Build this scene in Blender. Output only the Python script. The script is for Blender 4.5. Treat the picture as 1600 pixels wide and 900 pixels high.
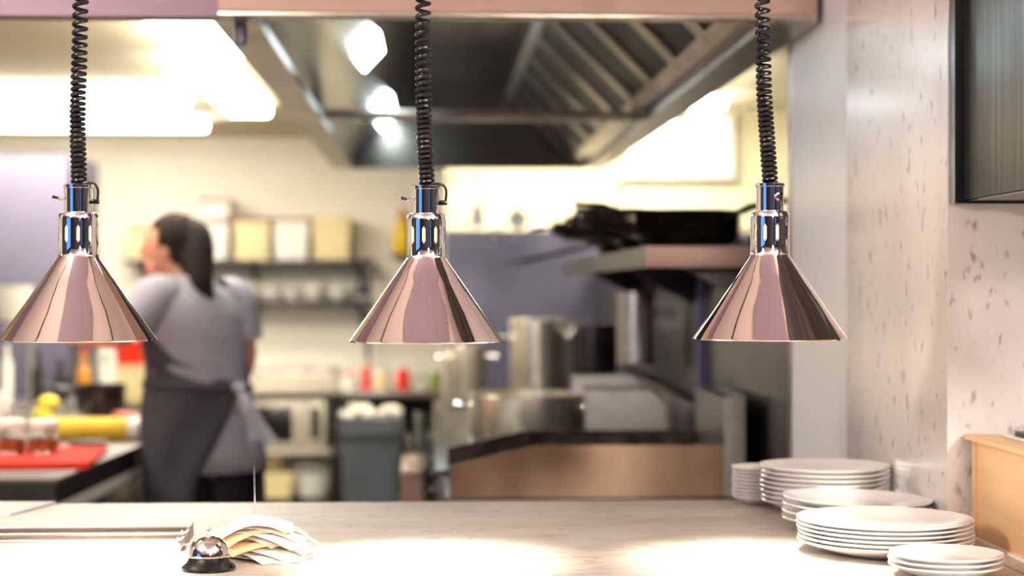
import bpy, bmesh, math, random
from mathutils import Vector, Matrix
random.seed(7)
PI = math.pi
scn = bpy.context.scene
COL = scn.collection
for o in list(bpy.data.objects): bpy.data.objects.remove(o)

# ------------------------------------------------ camera, world, exposure
FPX = 2700.0                      # focal length in pixels of the 1600 px frame
EYE = 1.45
YAW = math.atan(126 / FPX)
cd = bpy.data.cameras.new('camera'); cam = bpy.data.objects.new('camera', cd); COL.objects.link(cam)
cam.location = (0, 0, EYE); cam.rotation_euler = (PI/2, 0, -YAW)
cd.sensor_width = 36; cd.lens = 36 * FPX / 1600; cd.clip_end = 60
cd.dof.use_dof = True; cd.dof.focus_distance = 2.58; cd.dof.aperture_fstop = 2.5
scn.camera = cam
scn.view_settings.view_transform = 'Standard'; scn.view_settings.look = 'None'
scn.view_settings.gamma = 1; scn.view_settings.use_curve_mapping = False
scn.view_settings.exposure = 1.35
world = bpy.data.worlds.new('dining_side'); scn.world = world; world.use_nodes = True
world.node_tree.nodes['Background'].inputs[0].default_value = (0.62, 0.55, 0.52, 1)
world.node_tree.nodes['Background'].inputs[1].default_value = 2.4
TUBE = 14.5       # kitchen tubes
HEAT = 3.0        # heat lamp spot, watts
BULB = 0.62
GLOBE = 85.0      # opal fill globes added to light the dining side

def ray(px, py):
    u = (px - 800) / FPX; v = (450 - py) / FPX
    s, c = math.sin(YAW), math.cos(YAW)
    return Vector((s + u*c, c - u*s, v))
def W(px, py, d):                 # point seen at (px, py) on the plane Y = d
    r = ray(px, py); r *= d / r.y
    return r + Vector((0, 0, EYE))
def G(px, py, z):                 # point seen at (px, py) at height z
    r = ray(px, py); r *= (z - EYE) / r.z
    return r + Vector((0, 0, EYE))

# ------------------------------------------------ materials
def lin(h):
    h = h.lstrip('#'); c = [int(h[i:i+2], 16) / 255 for i in (0, 2, 4)]
    return tuple((x/12.92 if x <= .04045 else ((x+.055)/1.055)**2.4) for x in c) + (1,)
MATS = {}
def mat(name, col, rough=.5, metal=0, col2=None, scale=8, stretch=(1,1,1), bump=0, emit=0, trans=0, coat=0, lo=.35, hi=.65, detail=4, aniso=0):
    if name in MATS: return MATS[name]
    m = bpy.data.materials.new(name); m.use_nodes = True; nt = m.node_tree; b = nt.nodes['Principled BSDF']
    c = lin(col); b.inputs['Base Color'].default_value = c
    b.inputs['Roughness'].default_value = rough; b.inputs['Metallic'].default_value = metal
    if trans: b.inputs['Transmission Weight'].default_value = trans; b.inputs['IOR'].default_value = 1.45
    if coat: b.inputs['Coat Weight'].default_value = coat; b.inputs['Coat Roughness'].default_value = .05
    if aniso: b.inputs['Anisotropic'].default_value = aniso
    if emit:
        b.inputs['Emission Color'].default_value = c; b.inputs['Emission Strength'].default_value = emit
    if col2 or bump:
        tc = nt.nodes.new('ShaderNodeTexCoord'); mp = nt.nodes.new('ShaderNodeMapping'); nz = nt.nodes.new('ShaderNodeTexNoise')
        mp.inputs['Scale'].default_value = stretch; nz.inputs['Scale'].default_value = scale; nz.inputs['Detail'].default_value = detail
        nt.links.new(tc.outputs['Object'], mp.inputs[0]); nt.links.new(mp.outputs[0], nz.inputs['Vector'])
        if col2:
            r = nt.nodes.new('ShaderNodeValToRGB'); r.color_ramp.elements[0].position = lo; r.color_ramp.elements[1].position = hi
            r.color_ramp.elements[0].color = c; r.color_ramp.elements[1].color = lin(col2)
            nt.links.new(nz.outputs[0], r.inputs[0]); nt.links.new(r.outputs[0], b.inputs['Base Color'])
        if bump:
            bp = nt.nodes.new('ShaderNodeBump'); bp.inputs['Strength'].default_value = bump; bp.inputs['Distance'].default_value = .01
            nt.links.new(nz.outputs[0], bp.inputs['Height']); nt.links.new(bp.outputs[0], b.inputs['Normal'])
    MATS[name] = m; return m

def marble(name, base, warm, vein, rough=.2, scale=3.0, stretch=(1,1,1), speck=.6, line=.16):
    m = bpy.data.materials.new(name); m.use_nodes = True; nt = m.node_tree; b = nt.nodes['Principled BSDF']; L = nt.links.new
    tc = nt.nodes.new('ShaderNodeTexCoord'); mp = nt.nodes.new('ShaderNodeMapping'); mp.inputs['Scale'].default_value = stretch
    mp.inputs['Rotation'].default_value = (.3, .35, .2)
    L(tc.outputs['Object'], mp.inputs[0])
    n1 = nt.nodes.new('ShaderNodeTexNoise'); n1.inputs['Scale'].default_value = scale; n1.inputs['Detail'].default_value = 6
    n2 = nt.nodes.new('ShaderNodeTexNoise'); n2.inputs['Scale'].default_value = scale*2.2; n2.inputs['Detail'].default_value = 9; n2.inputs['Distortion'].default_value = 1.2
    n3 = nt.nodes.new('ShaderNodeTexNoise'); n3.inputs['Scale'].default_value = scale*12; n3.inputs['Detail'].default_value = 5; n3.inputs['Distortion'].default_value = .25
    for n in (n1, n2, n3): L(mp.outputs[0], n.inputs['Vector'])
    r1 = nt.nodes.new('ShaderNodeValToRGB'); r1.color_ramp.elements[0].position = .35; r1.color_ramp.elements[1].position = .68
    r1.color_ramp.elements[0].color = lin(base); r1.color_ramp.elements[1].color = lin(warm); L(n1.outputs[0], r1.inputs[0])
    r2 = nt.nodes.new('ShaderNodeValToRGB'); e = r2.color_ramp.elements
    e[0].position = .47; e[0].color = (0,0,0,1); e[1].position = .53; e[1].color = (0,0,0,1)
    k = e.new(.5); k.color = (line,)*3 + (1,); L(n2.outputs[0], r2.inputs[0])
    r3 = nt.nodes.new('ShaderNodeValToRGB'); r3.color_ramp.elements[0].position = .60; r3.color_ramp.elements[1].position = .70
    r3.color_ramp.elements[0].color = (0,0,0,1); r3.color_ramp.elements[1].color = (speck,)*3+(1,); L(n3.outputs[0], r3.inputs[0])
    mx = nt.nodes.new('ShaderNodeMath'); mx.operation = 'MAXIMUM'; L(r2.outputs[0], mx.inputs[0]); L(r3.outputs[0], mx.inputs[1])
    mix = nt.nodes.new('ShaderNodeMix'); mix.data_type = 'RGBA'
    L(mx.outputs[0], mix.inputs['Factor']); L(r1.outputs[0], mix.inputs['A']); mix.inputs['B'].default_value = lin(vein)
    L(mix.outputs['Result'], b.inputs['Base Color']); b.inputs['Roughness'].default_value = rough
    return m

M_counter = marble('counter_marble', '#bdb8b2', '#b3a89c', '#857b72', .5, 2.0, (1, 3, 1), .4, .6)
M_wallmarble = marble('wall_marble', '#dcd6d2', '#cfc7c3', '#8f8688', .22, 2.6, (1.6, 1.4, .8), .8, .05)
M_chrome = mat('chrome', '#f2eeee', .035, 1)
M_shade = mat('shade_chrome', '#f2e6e2', .05, 1, bump=.015, scale=25)
M_shade_in = mat('shade_inside', '#f0e8e0', .35, .8)
M_black = mat('black_rubber', '#0b0b0e', .32, col2='#15151a', scale=40)
M_blackplastic = mat('black_plastic', '#0a0a0c', .25, coat=.3)
M_porcelain = mat('porcelain', '#f6f3f1', .12, coat=.6, col2='#f4f0ed', scale=3)
M_steel = mat('brushed_steel', '#b9b4b0', .3, 1, col2='#a29d99', scale=14, stretch=(1,1,14))
M_steel_h = mat('brushed_steel_flat', '#b4aca6', .32, 1, col2='#9c948f', scale=10, stretch=(12,1,1))
M_warmsteel = mat('griddle_steel', '#a28672', .22, 1, col2='#856a57', scale=5, stretch=(1.5,1,1), lo=.3, hi=.75, aniso=.85)
_nt = M_warmsteel.node_tree; _tg = _nt.nodes.new('ShaderNodeCombineXYZ'); _tg.inputs[2].default_value = 1
_nt.links.new(_tg.outputs[0], _nt.nodes['Principled BSDF'].inputs['Tangent'])
M_pot = mat('pot_steel', '#ece6d6', .27, .9, col2='#e2dbc9', scale=3)
M_tabletop = mat('dark_table_steel', '#5f504a', .5, .3, col2='#62544e', scale=4)
M_hood = mat('hood_steel', '#6e6a65', .2, .9, col2='#625f5b', scale=4)
M_hoodlip = mat('hood_lip_steel', '#c4b8aa', .28, 1, col2='#a59b90', scale=6)
M_filter = mat('filter_dark', '#2f2f2c', .4, .8, col2='#3b3a36', scale=60, stretch=(1,12,1))
M_hoodpink = mat('hood_front_steel', '#a4877c', .45, .45, col2='#9c7f74', scale=3)  # base tint carries the pink reflected from the dining side
M_headerpurp = mat('header_panel', '#7f6974', .45, .45, col2='#77626d', scale=3)  # lavender tint stands in for what this steel panel reflects
M_cream = mat('cream_paint', '#f7f2e6', .7, col2='#f4eee0', scale=2)
M_ceiling = mat('ceiling_paint', '#dbd0b2', .85, col2='#d3c8a8', scale=1.2)
M_paint = mat('white_paint', '#e3e2e2', .35, col2='#dddcdc', scale=2)
M_pinkceil = mat('dining_ceiling', '#e6d6d0', .8, col2='#e2d1cb', scale=1)
M_lav = mat('reflection_lavender', '#a794a0', .8, col2='#a08d99', scale=4)
M_tile = mat('floor_tile', '#5a544f', .5, col2='#4c4743', scale=3)
M_splash = mat('blue_grey_steel', '#565463', .42, .6, col2='#4c4a58', scale=4)
M_darksteel = mat('dark_steel', '#514b4c', .32, .9, col2='#403b3d', scale=4, stretch=(1,1,3))
M_darkmetal = mat('dark_metal', '#2b2a2c', .4, .6, col2='#353336', scale=10)
M_iron = mat('black_iron', '#1d1a1a', .30, .7, col2='#4a3e39', scale=18)
M_wood = mat('light_wood', '#e3bd8c', .45, col2='#dcb380', scale=4, stretch=(1,1,8))
M_paper = mat('paper', '#f6f1ec', .8, col2='#f1eae3', scale=5)
M_paperorange = mat('glow_tint_paper', '#f3cfa4', .8, col2='#f0c898', scale=5)  # orange tint stands in for light glowing through the paper
M_alu = mat('aluminium', '#dbd2cc', .2, 1, col2='#cfc6c0', scale=30, stretch=(.2,6,6))
M_glass = mat('clear_glass', '#f4f7f4', .03, trans=1)
M_spice = mat('red_spice', '#a33a16', .8, col2='#cf6a2a', scale=60, bump=.3)
M_red = mat('red_plastic', '#e82f14', .9, col2='#dc2a10', scale=4)
M_yellow = mat('yellow_roll', '#e8c33c', .5, col2='#dfb72f', scale=5)
M_yellowb = mat('yellow_plastic', '#f3cf12', .4, col2='#eec60c', scale=5)
M_white = mat('white_plastic', '#ece9e0', .4, col2='#e5e2d8', scale=5)
M_creambox = mat('cream_plastic', '#e6d6a4', .5, col2='#dfcd98', scale=5)
M_brownred = mat('red_brown_tray', '#8c3b32', .5, col2='#7e332b', scale=5)
M_bin = mat('grey_bin_plastic', '#4b5358', .45, col2='#454c51', scale=5)
M_skin = mat('skin', '#d99a7c', .5, col2='#d39276', scale=6)
M_hair = mat('dark_brown_hair', '#261611', .9, col2='#1a0f0a', scale=30, stretch=(6,6,1), bump=.4)
M_shirt = mat('grey_shirt', '#a5a2ad', .85, col2='#9a97a2', scale=12, bump=.2)
M_apron = mat('dark_grey_apron', '#44424a', .85, col2='#3e3c44', scale=10, bump=.2)
M_trouser = mat('black_trousers', '#121116', .8, col2='#18171c', scale=10)
M_lemon = mat('lemon', '#ecd63a', .45, bump=.2, scale=60)
M_wine = mat('tomato', '#b8371f', .4, col2='#a82e1a', scale=8)
M_green = mat('green_herb', '#6f7f33', .7, col2='#8a9a42', scale=30)
M_amber = mat('amber_glass_oil', '#c98a2b', .1, coat=.5)
M_towel = mat('white_cloth', '#dcd6c8', .9, col2='#d3ccbd', scale=12, bump=.4)
M_tube = mat('tube_light', '#fff7e6', .5, emit=TUBE)
M_hoodreflect = mat('hood_reflection_glow', '#e8fbff', .5, emit=9)  # glow stands in for light reflected in the hood steel
M_window = mat('bright_window', '#fffbe8', .5, emit=3.2)
M_bulb = mat('heat_bulb', '#ffd6a2', .5, emit=BULB)
M_night = mat('blue_window', '#3a6cc4', .4, emit=.9)
M_darkwall = mat('dark_dining_wall', '#17161b', .7, col2='#1c1a20', scale=2)
M_cabsteel = mat('cabinet_brushed_steel', '#77746f', .3, .9, col2='#403e3c', scale=5, stretch=(1,14,.35), lo=.3, hi=.7, detail=8)

# ------------------------------------------------ mesh helpers
def BM(): return bmesh.new()
def box(bm, c, s, rz=0, bev=0, rx=0, ry=0):
    r = bmesh.ops.create_cube(bm, size=1)
    M = Matrix.Translation(Vector(c)) @ Matrix.Rotation(rz, 4, 'Z') @ Matrix.Rotation(ry, 4, 'Y') @ Matrix.Rotation(rx, 4, 'X') @ Matrix.Diagonal((*s, 1))
    bmesh.ops.transform(bm, matrix=M, verts=r['verts'])
    if bev:
        es = list({e for v in r['verts'] for e in v.link_edges})
        bmesh.ops.bevel(bm, geom=es, offset=bev, segments=2, affect='EDGES', profile=.6)
    return bm
def bb(bm, lo, hi, bev=0):
    return box(bm, [(a+b)/2 for a, b in zip(lo, hi)], [abs(b-a) for a, b in zip(lo, hi)], bev=bev)
def lathe(bm, prof, seg=64, M=None, squash=None):
    rings = []
    for r, z in prof:
        if r < 1e-6: rings.append([bm.verts.new((0, 0, z))])
        else: rings.append([bm.verts.new((r*math.cos(2*PI*i/seg), r*math.sin(2*PI*i/seg), z)) for i in range(seg)])
    new = [v for q in rings for v in q]
    for a, b in zip(rings, rings[1:]):
        if len(a) == 1 and len(b) == 1: continue
        for i in range(seg):
            j = (i+1) % seg
            if len(a) == 1: bm.faces.new((a[0], b[j], b[i]))
            elif len(b) == 1: bm.faces.new((a[i], a[j], b[0]))
            else: bm.faces.new((a[i], a[j], b[j], b[i]))
    if M: bmesh.ops.transform(bm, matrix=M, verts=new)
    return bm
def tube(bm, pts, r, seg=10, cap=True):
    pts = [Vector(p) for p in pts]; n = len(pts); rr = r if isinstance(r, (list, tuple)) else [r]*n
    t0 = (pts[1]-pts[0]).normalized(); nrm = t0.orthogonal().normalized(); rings = []
    for i, p in enumerate(pts):
        t = (pts[min(i+1, n-1)] - pts[max(i-1, 0)]).normalized()
        nrm = (nrm - t*nrm.dot(t))
        nrm = nrm.normalized() if nrm.length > 1e-6 else t.orthogonal().normalized()
        b = t.cross(nrm)
        rings.append([bm.verts.new(p + (nrm*math.cos(2*PI*k/seg) + b*math.sin(2*PI*k/seg))*rr[i]) for k in range(seg)])
    for a, b in zip(rings, rings[1:]):
        for k in range(seg):
            j = (k+1) % seg; bm.faces.new((a[k], a[j], b[j], b[k]))
    if cap: bm.faces.new(rings[0][::-1]); bm.faces.new(rings[-1])
    return bm
def loft(bm, rings, cap=True):
    vr = [[bm.verts.new(p) for p in R] for R in rings]; n = len(vr[0])
    for a, b in zip(vr, vr[1:]):
        for k in range(n):
            j = (k+1) % n; bm.faces.new((a[k], a[j], b[j], b[k]))
    if cap: bm.faces.new(vr[0][::-1]); bm.faces.new(vr[-1])
    return bm
def ball(bm, c, s, seg=24, M=None):
    r = bmesh.ops.create_uvsphere(bm, u_segments=seg, v_segments=seg//2, radius=1)
    T = Matrix.Translation(Vector(c)) @ (M or Matrix()) @ Matrix.Diagonal((*s, 1)) if not isinstance(s, (int, float)) else Matrix.Translation(Vector(c)) @ Matrix.Scale(s, 4)
    bmesh.ops.transform(bm, matrix=T, verts=r['verts']); return bm
def prism(bm, poly, axis, a, b):           # polygon in the two other axes, extruded along axis from a to b
    def mk(p, t):
        return {'x': (t, p[0], p[1]), 'y': (p[0], t, p[1]), 'z': (p[0], p[1], t)}[axis]
    A = [bm.verts.new(mk(p, a)) for p in poly]; B = [bm.verts.new(mk(p, b)) for p in poly]; n = len(poly)
    bm.faces.new(A); bm.faces.new(B[::-1])
    for i in range(n):
        j = (i+1) % n; bm.faces.new((A[j], A[i], B[i], B[j]))
    return bm
def obj(name, bm, m, parent=None, loc=None, angle=35, flat=False, rz=0):
    bmesh.ops.recalc_face_normals(bm, faces=bm.faces)
    bm.normal_update()
    if not flat:
        for f in bm.faces: f.smooth = True
        for e in bm.edges:
            if len(e.link_faces) == 2 and e.calc_face_angle(0) > math.radians(angle): e.smooth = False
    me = bpy.data.meshes.new(name); bm.to_mesh(me); bm.free()
    me.materials.append(m)
    o = bpy.data.objects.new(name, me); COL.objects.link(o)
    if parent: o.parent = parent
    if loc is not None: o.location = loc
    if rz: o.rotation_euler.z = rz
    return o
def tag(o, label, cat, group=None, kind=None):
    o['label'] = label; o['category'] = cat
    if group: o['group'] = group
    if kind: o['kind'] = kind
    return o
def thing(name, label, cat, loc=(0,0,0), rz=0, group=None):
    o = bpy.data.objects.new(name, None); COL.objects.link(o); o.location = loc; o.rotation_euler = (0, 0, rz)
    o.empty_display_size = .05
    return tag(o, label, cat, group)
def struct(name, bm, m, **k):
    o = obj(name, bm, m, **k); o['kind'] = 'structure'; return o
def dup(o, loc=None, label=None, rot=None, parent=None):
    c = o.copy(); COL.objects.link(c)
    if parent: c.parent = parent
    for ch in list(o.children): dup(ch, parent=c)
    if loc is not None: c.location = loc
    if rot is not None: c.rotation_euler = rot
    if label: c['label'] = label
    return c

# ------------------------------------------------ setting
CT = 1.04                     # counter top height
CEIL = 2.45
BY = 11.6                     # far left wall
struct('floor', bb(BM(), (-5, -4.5, -.1), (4, 12.2, 0)), M_tile)
struct('ceiling', bb(BM(), (-5, 3.74, CEIL), (4, 12.2, CEIL+.1)), M_ceiling)
struct('wall_back', bb(BM(), (-5, BY, 0), (4, BY+.1, CEIL)), M_cream)
struct('wall_back_right', bb(BM(), (.08, 9.57, 0), (4, 9.67, CEIL)), mat('yellow_tile', '#f3ebc8', .3, col2='#efe5be', scale=3, stretch=(.3,1,12)))
struct('wall_left', bb(BM(), (-5.1, -4.5, 0), (-5, 12.2, CEIL)), M_cream)
struct('wall_right_far', bb(BM(), (4, 3.5, 0), (4.1, 12.2, CEIL)), M_cream)
XW = .849
struct('wall_right', bb(BM(), (XW, 2.81, 0), (3.9, 3.5, 3.0)), M_wallmarble)
struct('wall_right_end', bb(BM(), (XW+.003, 3.5, 0), (3.9, 4.07, CEIL)), M_paint)
struct('trim_1', bb(BM(), (XW-.001, 4.05, CT), (XW+.03, 4.085, CEIL), bev=.004), M_steel)
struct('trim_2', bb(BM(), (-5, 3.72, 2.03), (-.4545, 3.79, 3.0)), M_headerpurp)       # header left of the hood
# dining side behind the camera
struct('ceiling_dining', bb(BM(), (-4.2, -4.0, 2.75), (4.2, 3.70, 2.85)), M_pinkceil)
struct('trim_3', bb(BM(), (-.95, .3, 2.742), (.86, 2.25, 2.749)), M_lav)  # unseen panel added to put a lavender reflection in the lamp shades
for k, x in enumerate((-1.55, 1.42)):
    struct('trim_%d' % (k+4), bb(BM(), (x, -2.5, 2.738), (x+.035, 3.0, 2.749)), M_darkmetal)  # unseen strips added for dark reflected lines in the shades
struct('wall_dining', bb(BM(), (-4.2, -4.0, 0), (4.2, -3.9, 2.75)), M_darkwall)
struct('wall_dining_left', bb(BM(), (-4.3, -4.0, 0), (-4.2, 2.9, 2.75)), M_darkwall)
struct('wall_dining_right', bb(BM(), (4.2, -4.0, 0), (4.3, 2.9, 2.75)), M_darkwall)
struct('window_2', bb(BM(), (-4.2, -2.8, .6), (-4.17, .3, 2.3)), M_night)
struct('window_3', bb(BM(), (3.0, -3.9, .7), (3.3, -3.87, 2.3)), M_night)
M_globe = mat('fill_globe_glow', '#fff6ea', .3, emit=GLOBE)
for k, (x, y, lab) in enumerate(((-1.7, .9, 'left'), (1.75, .7, 'right'), (.98, -1.3, 'rear'))):  # unseen lamps added as fill for ceiling and counter
    g = thing('fill_globe', 'unseen opal fill globe added to light the dining side, the %s one' % lab, 'lamp', (x, y, 2.2), group='added fill globes over the dining side')
    obj('globe', lathe(BM(), [(.15*math.sin(PI*i/24), -.15*math.cos(PI*i/24)) for i in range(25)], 32), M_globe, g)
    obj('stem', lathe(BM(), [(0, .151), (.01, .151), (.01, .55), (0, .55)], 16), M_chrome, g)
struct('floor_dining', bb(BM(), (-4.2, -3.9, 0), (4.2, 2.1, .012)), mat('dining_floor', '#b5a498', .4, col2='#ac9a8d', scale=4, stretch=(1, 8, 1)))
# pass counter
struct('wall_pass', bb(BM(), (-4.9, 2.15, 0), (XW, 3.25, CT-.041)), M_paint)
tag(obj('pass_counter', bb(BM(), (-3.6, 1.95, CT-.04), (XW, 3.325, CT), bev=.004), M_counter), 'long pale marble pass counter across the foreground', 'counter')
tag(obj('counter_return', bb(BM(), (XW, 1.95, CT-.04), (2.6, 2.81, CT)), M_counter), 'pale marble counter section under the wooden box', 'counter')
# window at the back right
wn = struct('window_1', bb(BM(), (*W(985, 268, 9.55)[:2], W(985, 268, 9.55).z), (W(1136, 190, 9.55).x, 9.569, W(1136, 190, 9.55).z)), M_window)
b = BM(); p0 = W(985, 268, 9.5); p1 = W(1136, 190, 9.5)
for lo, hi in (((p0.x-.04, p0.z-.04), (p1.x+.04, p0.z)), ((p0.x-.04, p1.z), (p1.x+.04, p1.z+.04)), ((p0.x-.04, p0.z), (p0.x, p1.z)), ((p1.x, p0.z), (p1.x+.04, p1.z))):
    bb(b, (lo[0], 9.49, lo[1]), (hi[0], 9.568, hi[1]))
obj('window_frame', b, M_white, wn)

# ------------------------------------------------ extractor hood
HL, HR, HY0, HY1, HZ = -.4545, .833, 3.71, 8.43, 2.03
hood = thing('extractor_hood', 'large stainless steel extractor hood over the cooking line', 'extractor hood', (0, HY0, HZ))
def HO(lo, hi): return (lo[0], lo[1]-HY0, lo[2]-HZ), (hi[0], hi[1]-HY0, hi[2]-HZ)
obj('front_panel', bb(BM(), *HO((HL, 3.71, HZ+.012), (HR, 3.74, 3.0))), M_hoodpink, hood)
obj('front_lip', bb(BM(), *HO((HL, 3.705, HZ), (HR, 3.75, HZ+.012)), bev=.003), M_hoodlip, hood)
obj('back_panel', bb(BM(), *HO((HL, 8.40, HZ), (HR, 8.43, CEIL))), M_hood, hood)
obj('side_panel', bb(BM(), *HO((HL-.02, 3.75, HZ), (HL, 8.43, CEIL))), M_hoodlip, hood)
obj('side_panel', bb(BM(), *HO((HR, 3.75, HZ), (HR+.012, 8.43, CEIL))), M_hoodlip, hood)
for x0, x1 in ((HL, HL+.075), (HR-.09, HR)):
    b = BM(); bb(b, *HO((x0, 3.75, HZ), (x1, 8.4, HZ+.008))); bb(b, *HO((x0, 3.75, HZ+.008), (x0+.006, 8.4, HZ+.04))); bb(b, *HO((x1-.006, 3.75, HZ+.008), (x1, 8.4, HZ+.04)))
    obj('gutter', b, M_hoodlip, hood)
obj('cross_bar', bb(BM(), *HO((HL+.08, 5.97, HZ), (HR-.095, 6.02, HZ+.035)), bev=.003), M_hoodlip, hood)
# sloping inner plenum panels (run in depth)
SL0, SL1 = (HL+.075, HZ+.03), (-.02, CEIL-.005)
SR0, SR1 = (HR-.09, HZ+.03), (.36, CEIL-.005)
obj('sloping_panel', prism(BM(), [(SL0[0], SL0[1]-HZ), (SL1[0], SL1[1]-HZ), (SL1[0]-.02, SL1[1]-HZ), (SL0[0]-.02, SL0[1]-HZ)], 'y', .04, 4.69), M_hood, hood)
obj('sloping_panel', prism(BM(), [(SR0[0]+.02, SR0[1]-HZ), (SR1[0]+.02, SR1[1]-HZ), (SR1[0], SR1[1]-HZ), (SR0[0], SR0[1]-HZ)], 'y', .04, 4.69), M_hood, hood)
obj('top_panel', bb(BM(), *HO((SL1[0], 3.75, CEIL-.02), (SR1[0], 8.4, CEIL-.004))), M_hood, hood)
def slope_pt(A, B, t, off):
    d = Vector((B[0]-A[0], B[1]-A[1])); n = Vector((-d.y, d.x)).normalized()
    if n.y > 0: n = -n
    return (A[0]+d.x*t+n.x*off, A[1]+d.y*t+n.y*off)
def slope_slab(A, B, t0, t1, y0, y1, off0, off1, bm):
    q = [slope_pt(A, B, t0, off0), slope_pt(A, B, t1, off0), slope_pt(A, B, t1, off1), slope_pt(A, B, t0, off1)]
    prism(bm, [(x, z-HZ) for x, z in q], 'y', y0-HY0, y1-HY0)
y = 3.80
while y < 8.2:
    fr = BM(); w = .50
    for t0, t1, a, c in ((.04, .12, 0, w), (.86, .94, 0, w), (.12, .86, 0, .045), (.12, .86, w-.045, w)):
        slope_slab(SR0, SR1, t0, t1, y+a, y+c, .001, .03, fr)
    f = obj('grease_filter', fr, M_hoodlip, hood)
    bf = BM()
    for k in range(9):
        slope_slab(SR0, SR1, .12, .86, y+.05+k*.0455, y+.05+k*.0455+.03, .004, .018, bf)
    obj('baffle', bf, M_filter, f)
    y += .515
for y0, y1, t0, t1 in ((5.5, 5.95, .38, .56), (7.3, 8.2, .38, .56)):
    b = BM(); slope_slab(SL0, SL1, t0, t1, y0, y1, .001, .02, b); obj('hood_reflection', b, M_hoodreflect, hood)  # bright reflections on the slope, built as glowing slabs
b = BM(); lathe(b, [(0, 0), (.012, 0), (.014, .01), (.014, .04), (.009, .05), (0, .05)], 20)
obj('drain_plug', b, M_splash, hood, loc=(HL+.035, .12, -.045))

# ------------------------------------------------ ceiling lights
def tube_light(label, lo, hi, along):
    c = [(a+b_)/2 for a, b_ in zip(lo, hi)]
    t = thing('ceiling_light', label, 'light', (c[0], c[1], CEIL), group='fluorescent ceiling lights')
    sx, sy = hi[0]-lo[0], hi[1]-lo[1]
    obj('housing', box(BM(), (0, 0, -.0125), (sx+.03, sy+.03, .022), bev=.004), M_white, t)
    obj('diffuser', box(BM(), (0, 0, -.053), (sx, sy, .058), bev=.02), M_tube, t)
tube_light('long fluorescent ceiling light beside the hood, the nearer one', (-1.0, 5.6), (-.78, 7.15), 'y')
tube_light('long fluorescent ceiling light beside the hood, the one further back', (-1.08, 7.35), (-.86, 9.3), 'y')
tube_light('crosswise fluorescent ceiling light at left, the rear one', (-2.9, 9.95), (-1.31, 10.2), 'x')
tube_light('crosswise fluorescent ceiling light at left, just in front of the rear one', (-2.6, 8.6), (-1.22, 8.85), 'x')
tube_light('slanting fluorescent light at the top left corner', (-2.2, 4.9), (-1.98, 6.1), 'y')
tube_light('added fluorescent light hidden behind the hood to brighten the utensil wall', (.1, 8.75), (1.5, 8.95), 'x')  # added light, out of sight behind the hood, to brighten the wall
tube_light('bright ceiling light right of the hood above the window', (1.05, 7.4), (1.3, 8.6), 'y')

# ------------------------------------------------ heat lamps
def coil(bm, path, z_of, r_coil, r_wire):
    pts = []; L = 0; ph = 0; n = len(path)
    for i in range(n-1):
        a, b_, pitch = path[i], path[i+1], z_of(i/(n-1))
        seg = (Vector(b_)-Vector(a)).length; steps = max(1, int(seg/pitch*14))
        for k in range(steps):
            p = Vector(a).lerp(Vector(b_), k/steps)
            pts.append(p + Vector((math.cos(ph), math.sin(ph), 0))*r_coil); ph += 2*PI*seg/pitch/steps
    tube(bm, pts, r_wire, 8)
def smooth_path(keys, n):
    out = []
    for i in range(n+1):
        t = i/n*(len(keys)-1); k = min(int(t), len(keys)-2); f = t-k
        p = [Vector(keys[max(0, min(len(keys)-1, k+j))]) for j in (-1, 0, 1, 2)]
        out.append(.5*((2*p[1]) + (-p[0]+p[2])*f + (2*p[0]-5*p[1]+4*p[2]-p[3])*f*f + (-p[0]+3*p[1]-3*p[2]+p[3])*f**3))
    return out
S = .000963
LAMPS = [(122.5, 532, [(124, 286), (122, 230), (121, 180), (124, 90), (126, 0), (127, -60), (128, -180)], -26, 'side', 'leftmost chrome heat lamp, hanging above the metal ticket rails'),
         (666, 534, [(668, 288), (664, 230), (661.5, 150), (661, 60), (661, 0), (661, -60), (660, -180)], -8, 'side', 'middle chrome heat lamp hanging over the empty stretch of counter'),
         (1203, 530, [(1204, 291), (1199, 220), (1194, 150), (1192, 60), (1191, 0), (1190, -60), (1189, -180)], 11, 'front', 'rightmost chrome heat lamp hanging beside the marble wall')]
LD = 2.6
def on_plane(px, py, c):       # point at the lamp's own view depth
    f = Vector((math.sin(YAW), math.cos(YAW), 0)); r = ray(px, py); return r*((c.dot(f))/r.dot(f)) + Vector((0, 0, EYE))
NECK_SEG = 120
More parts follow.
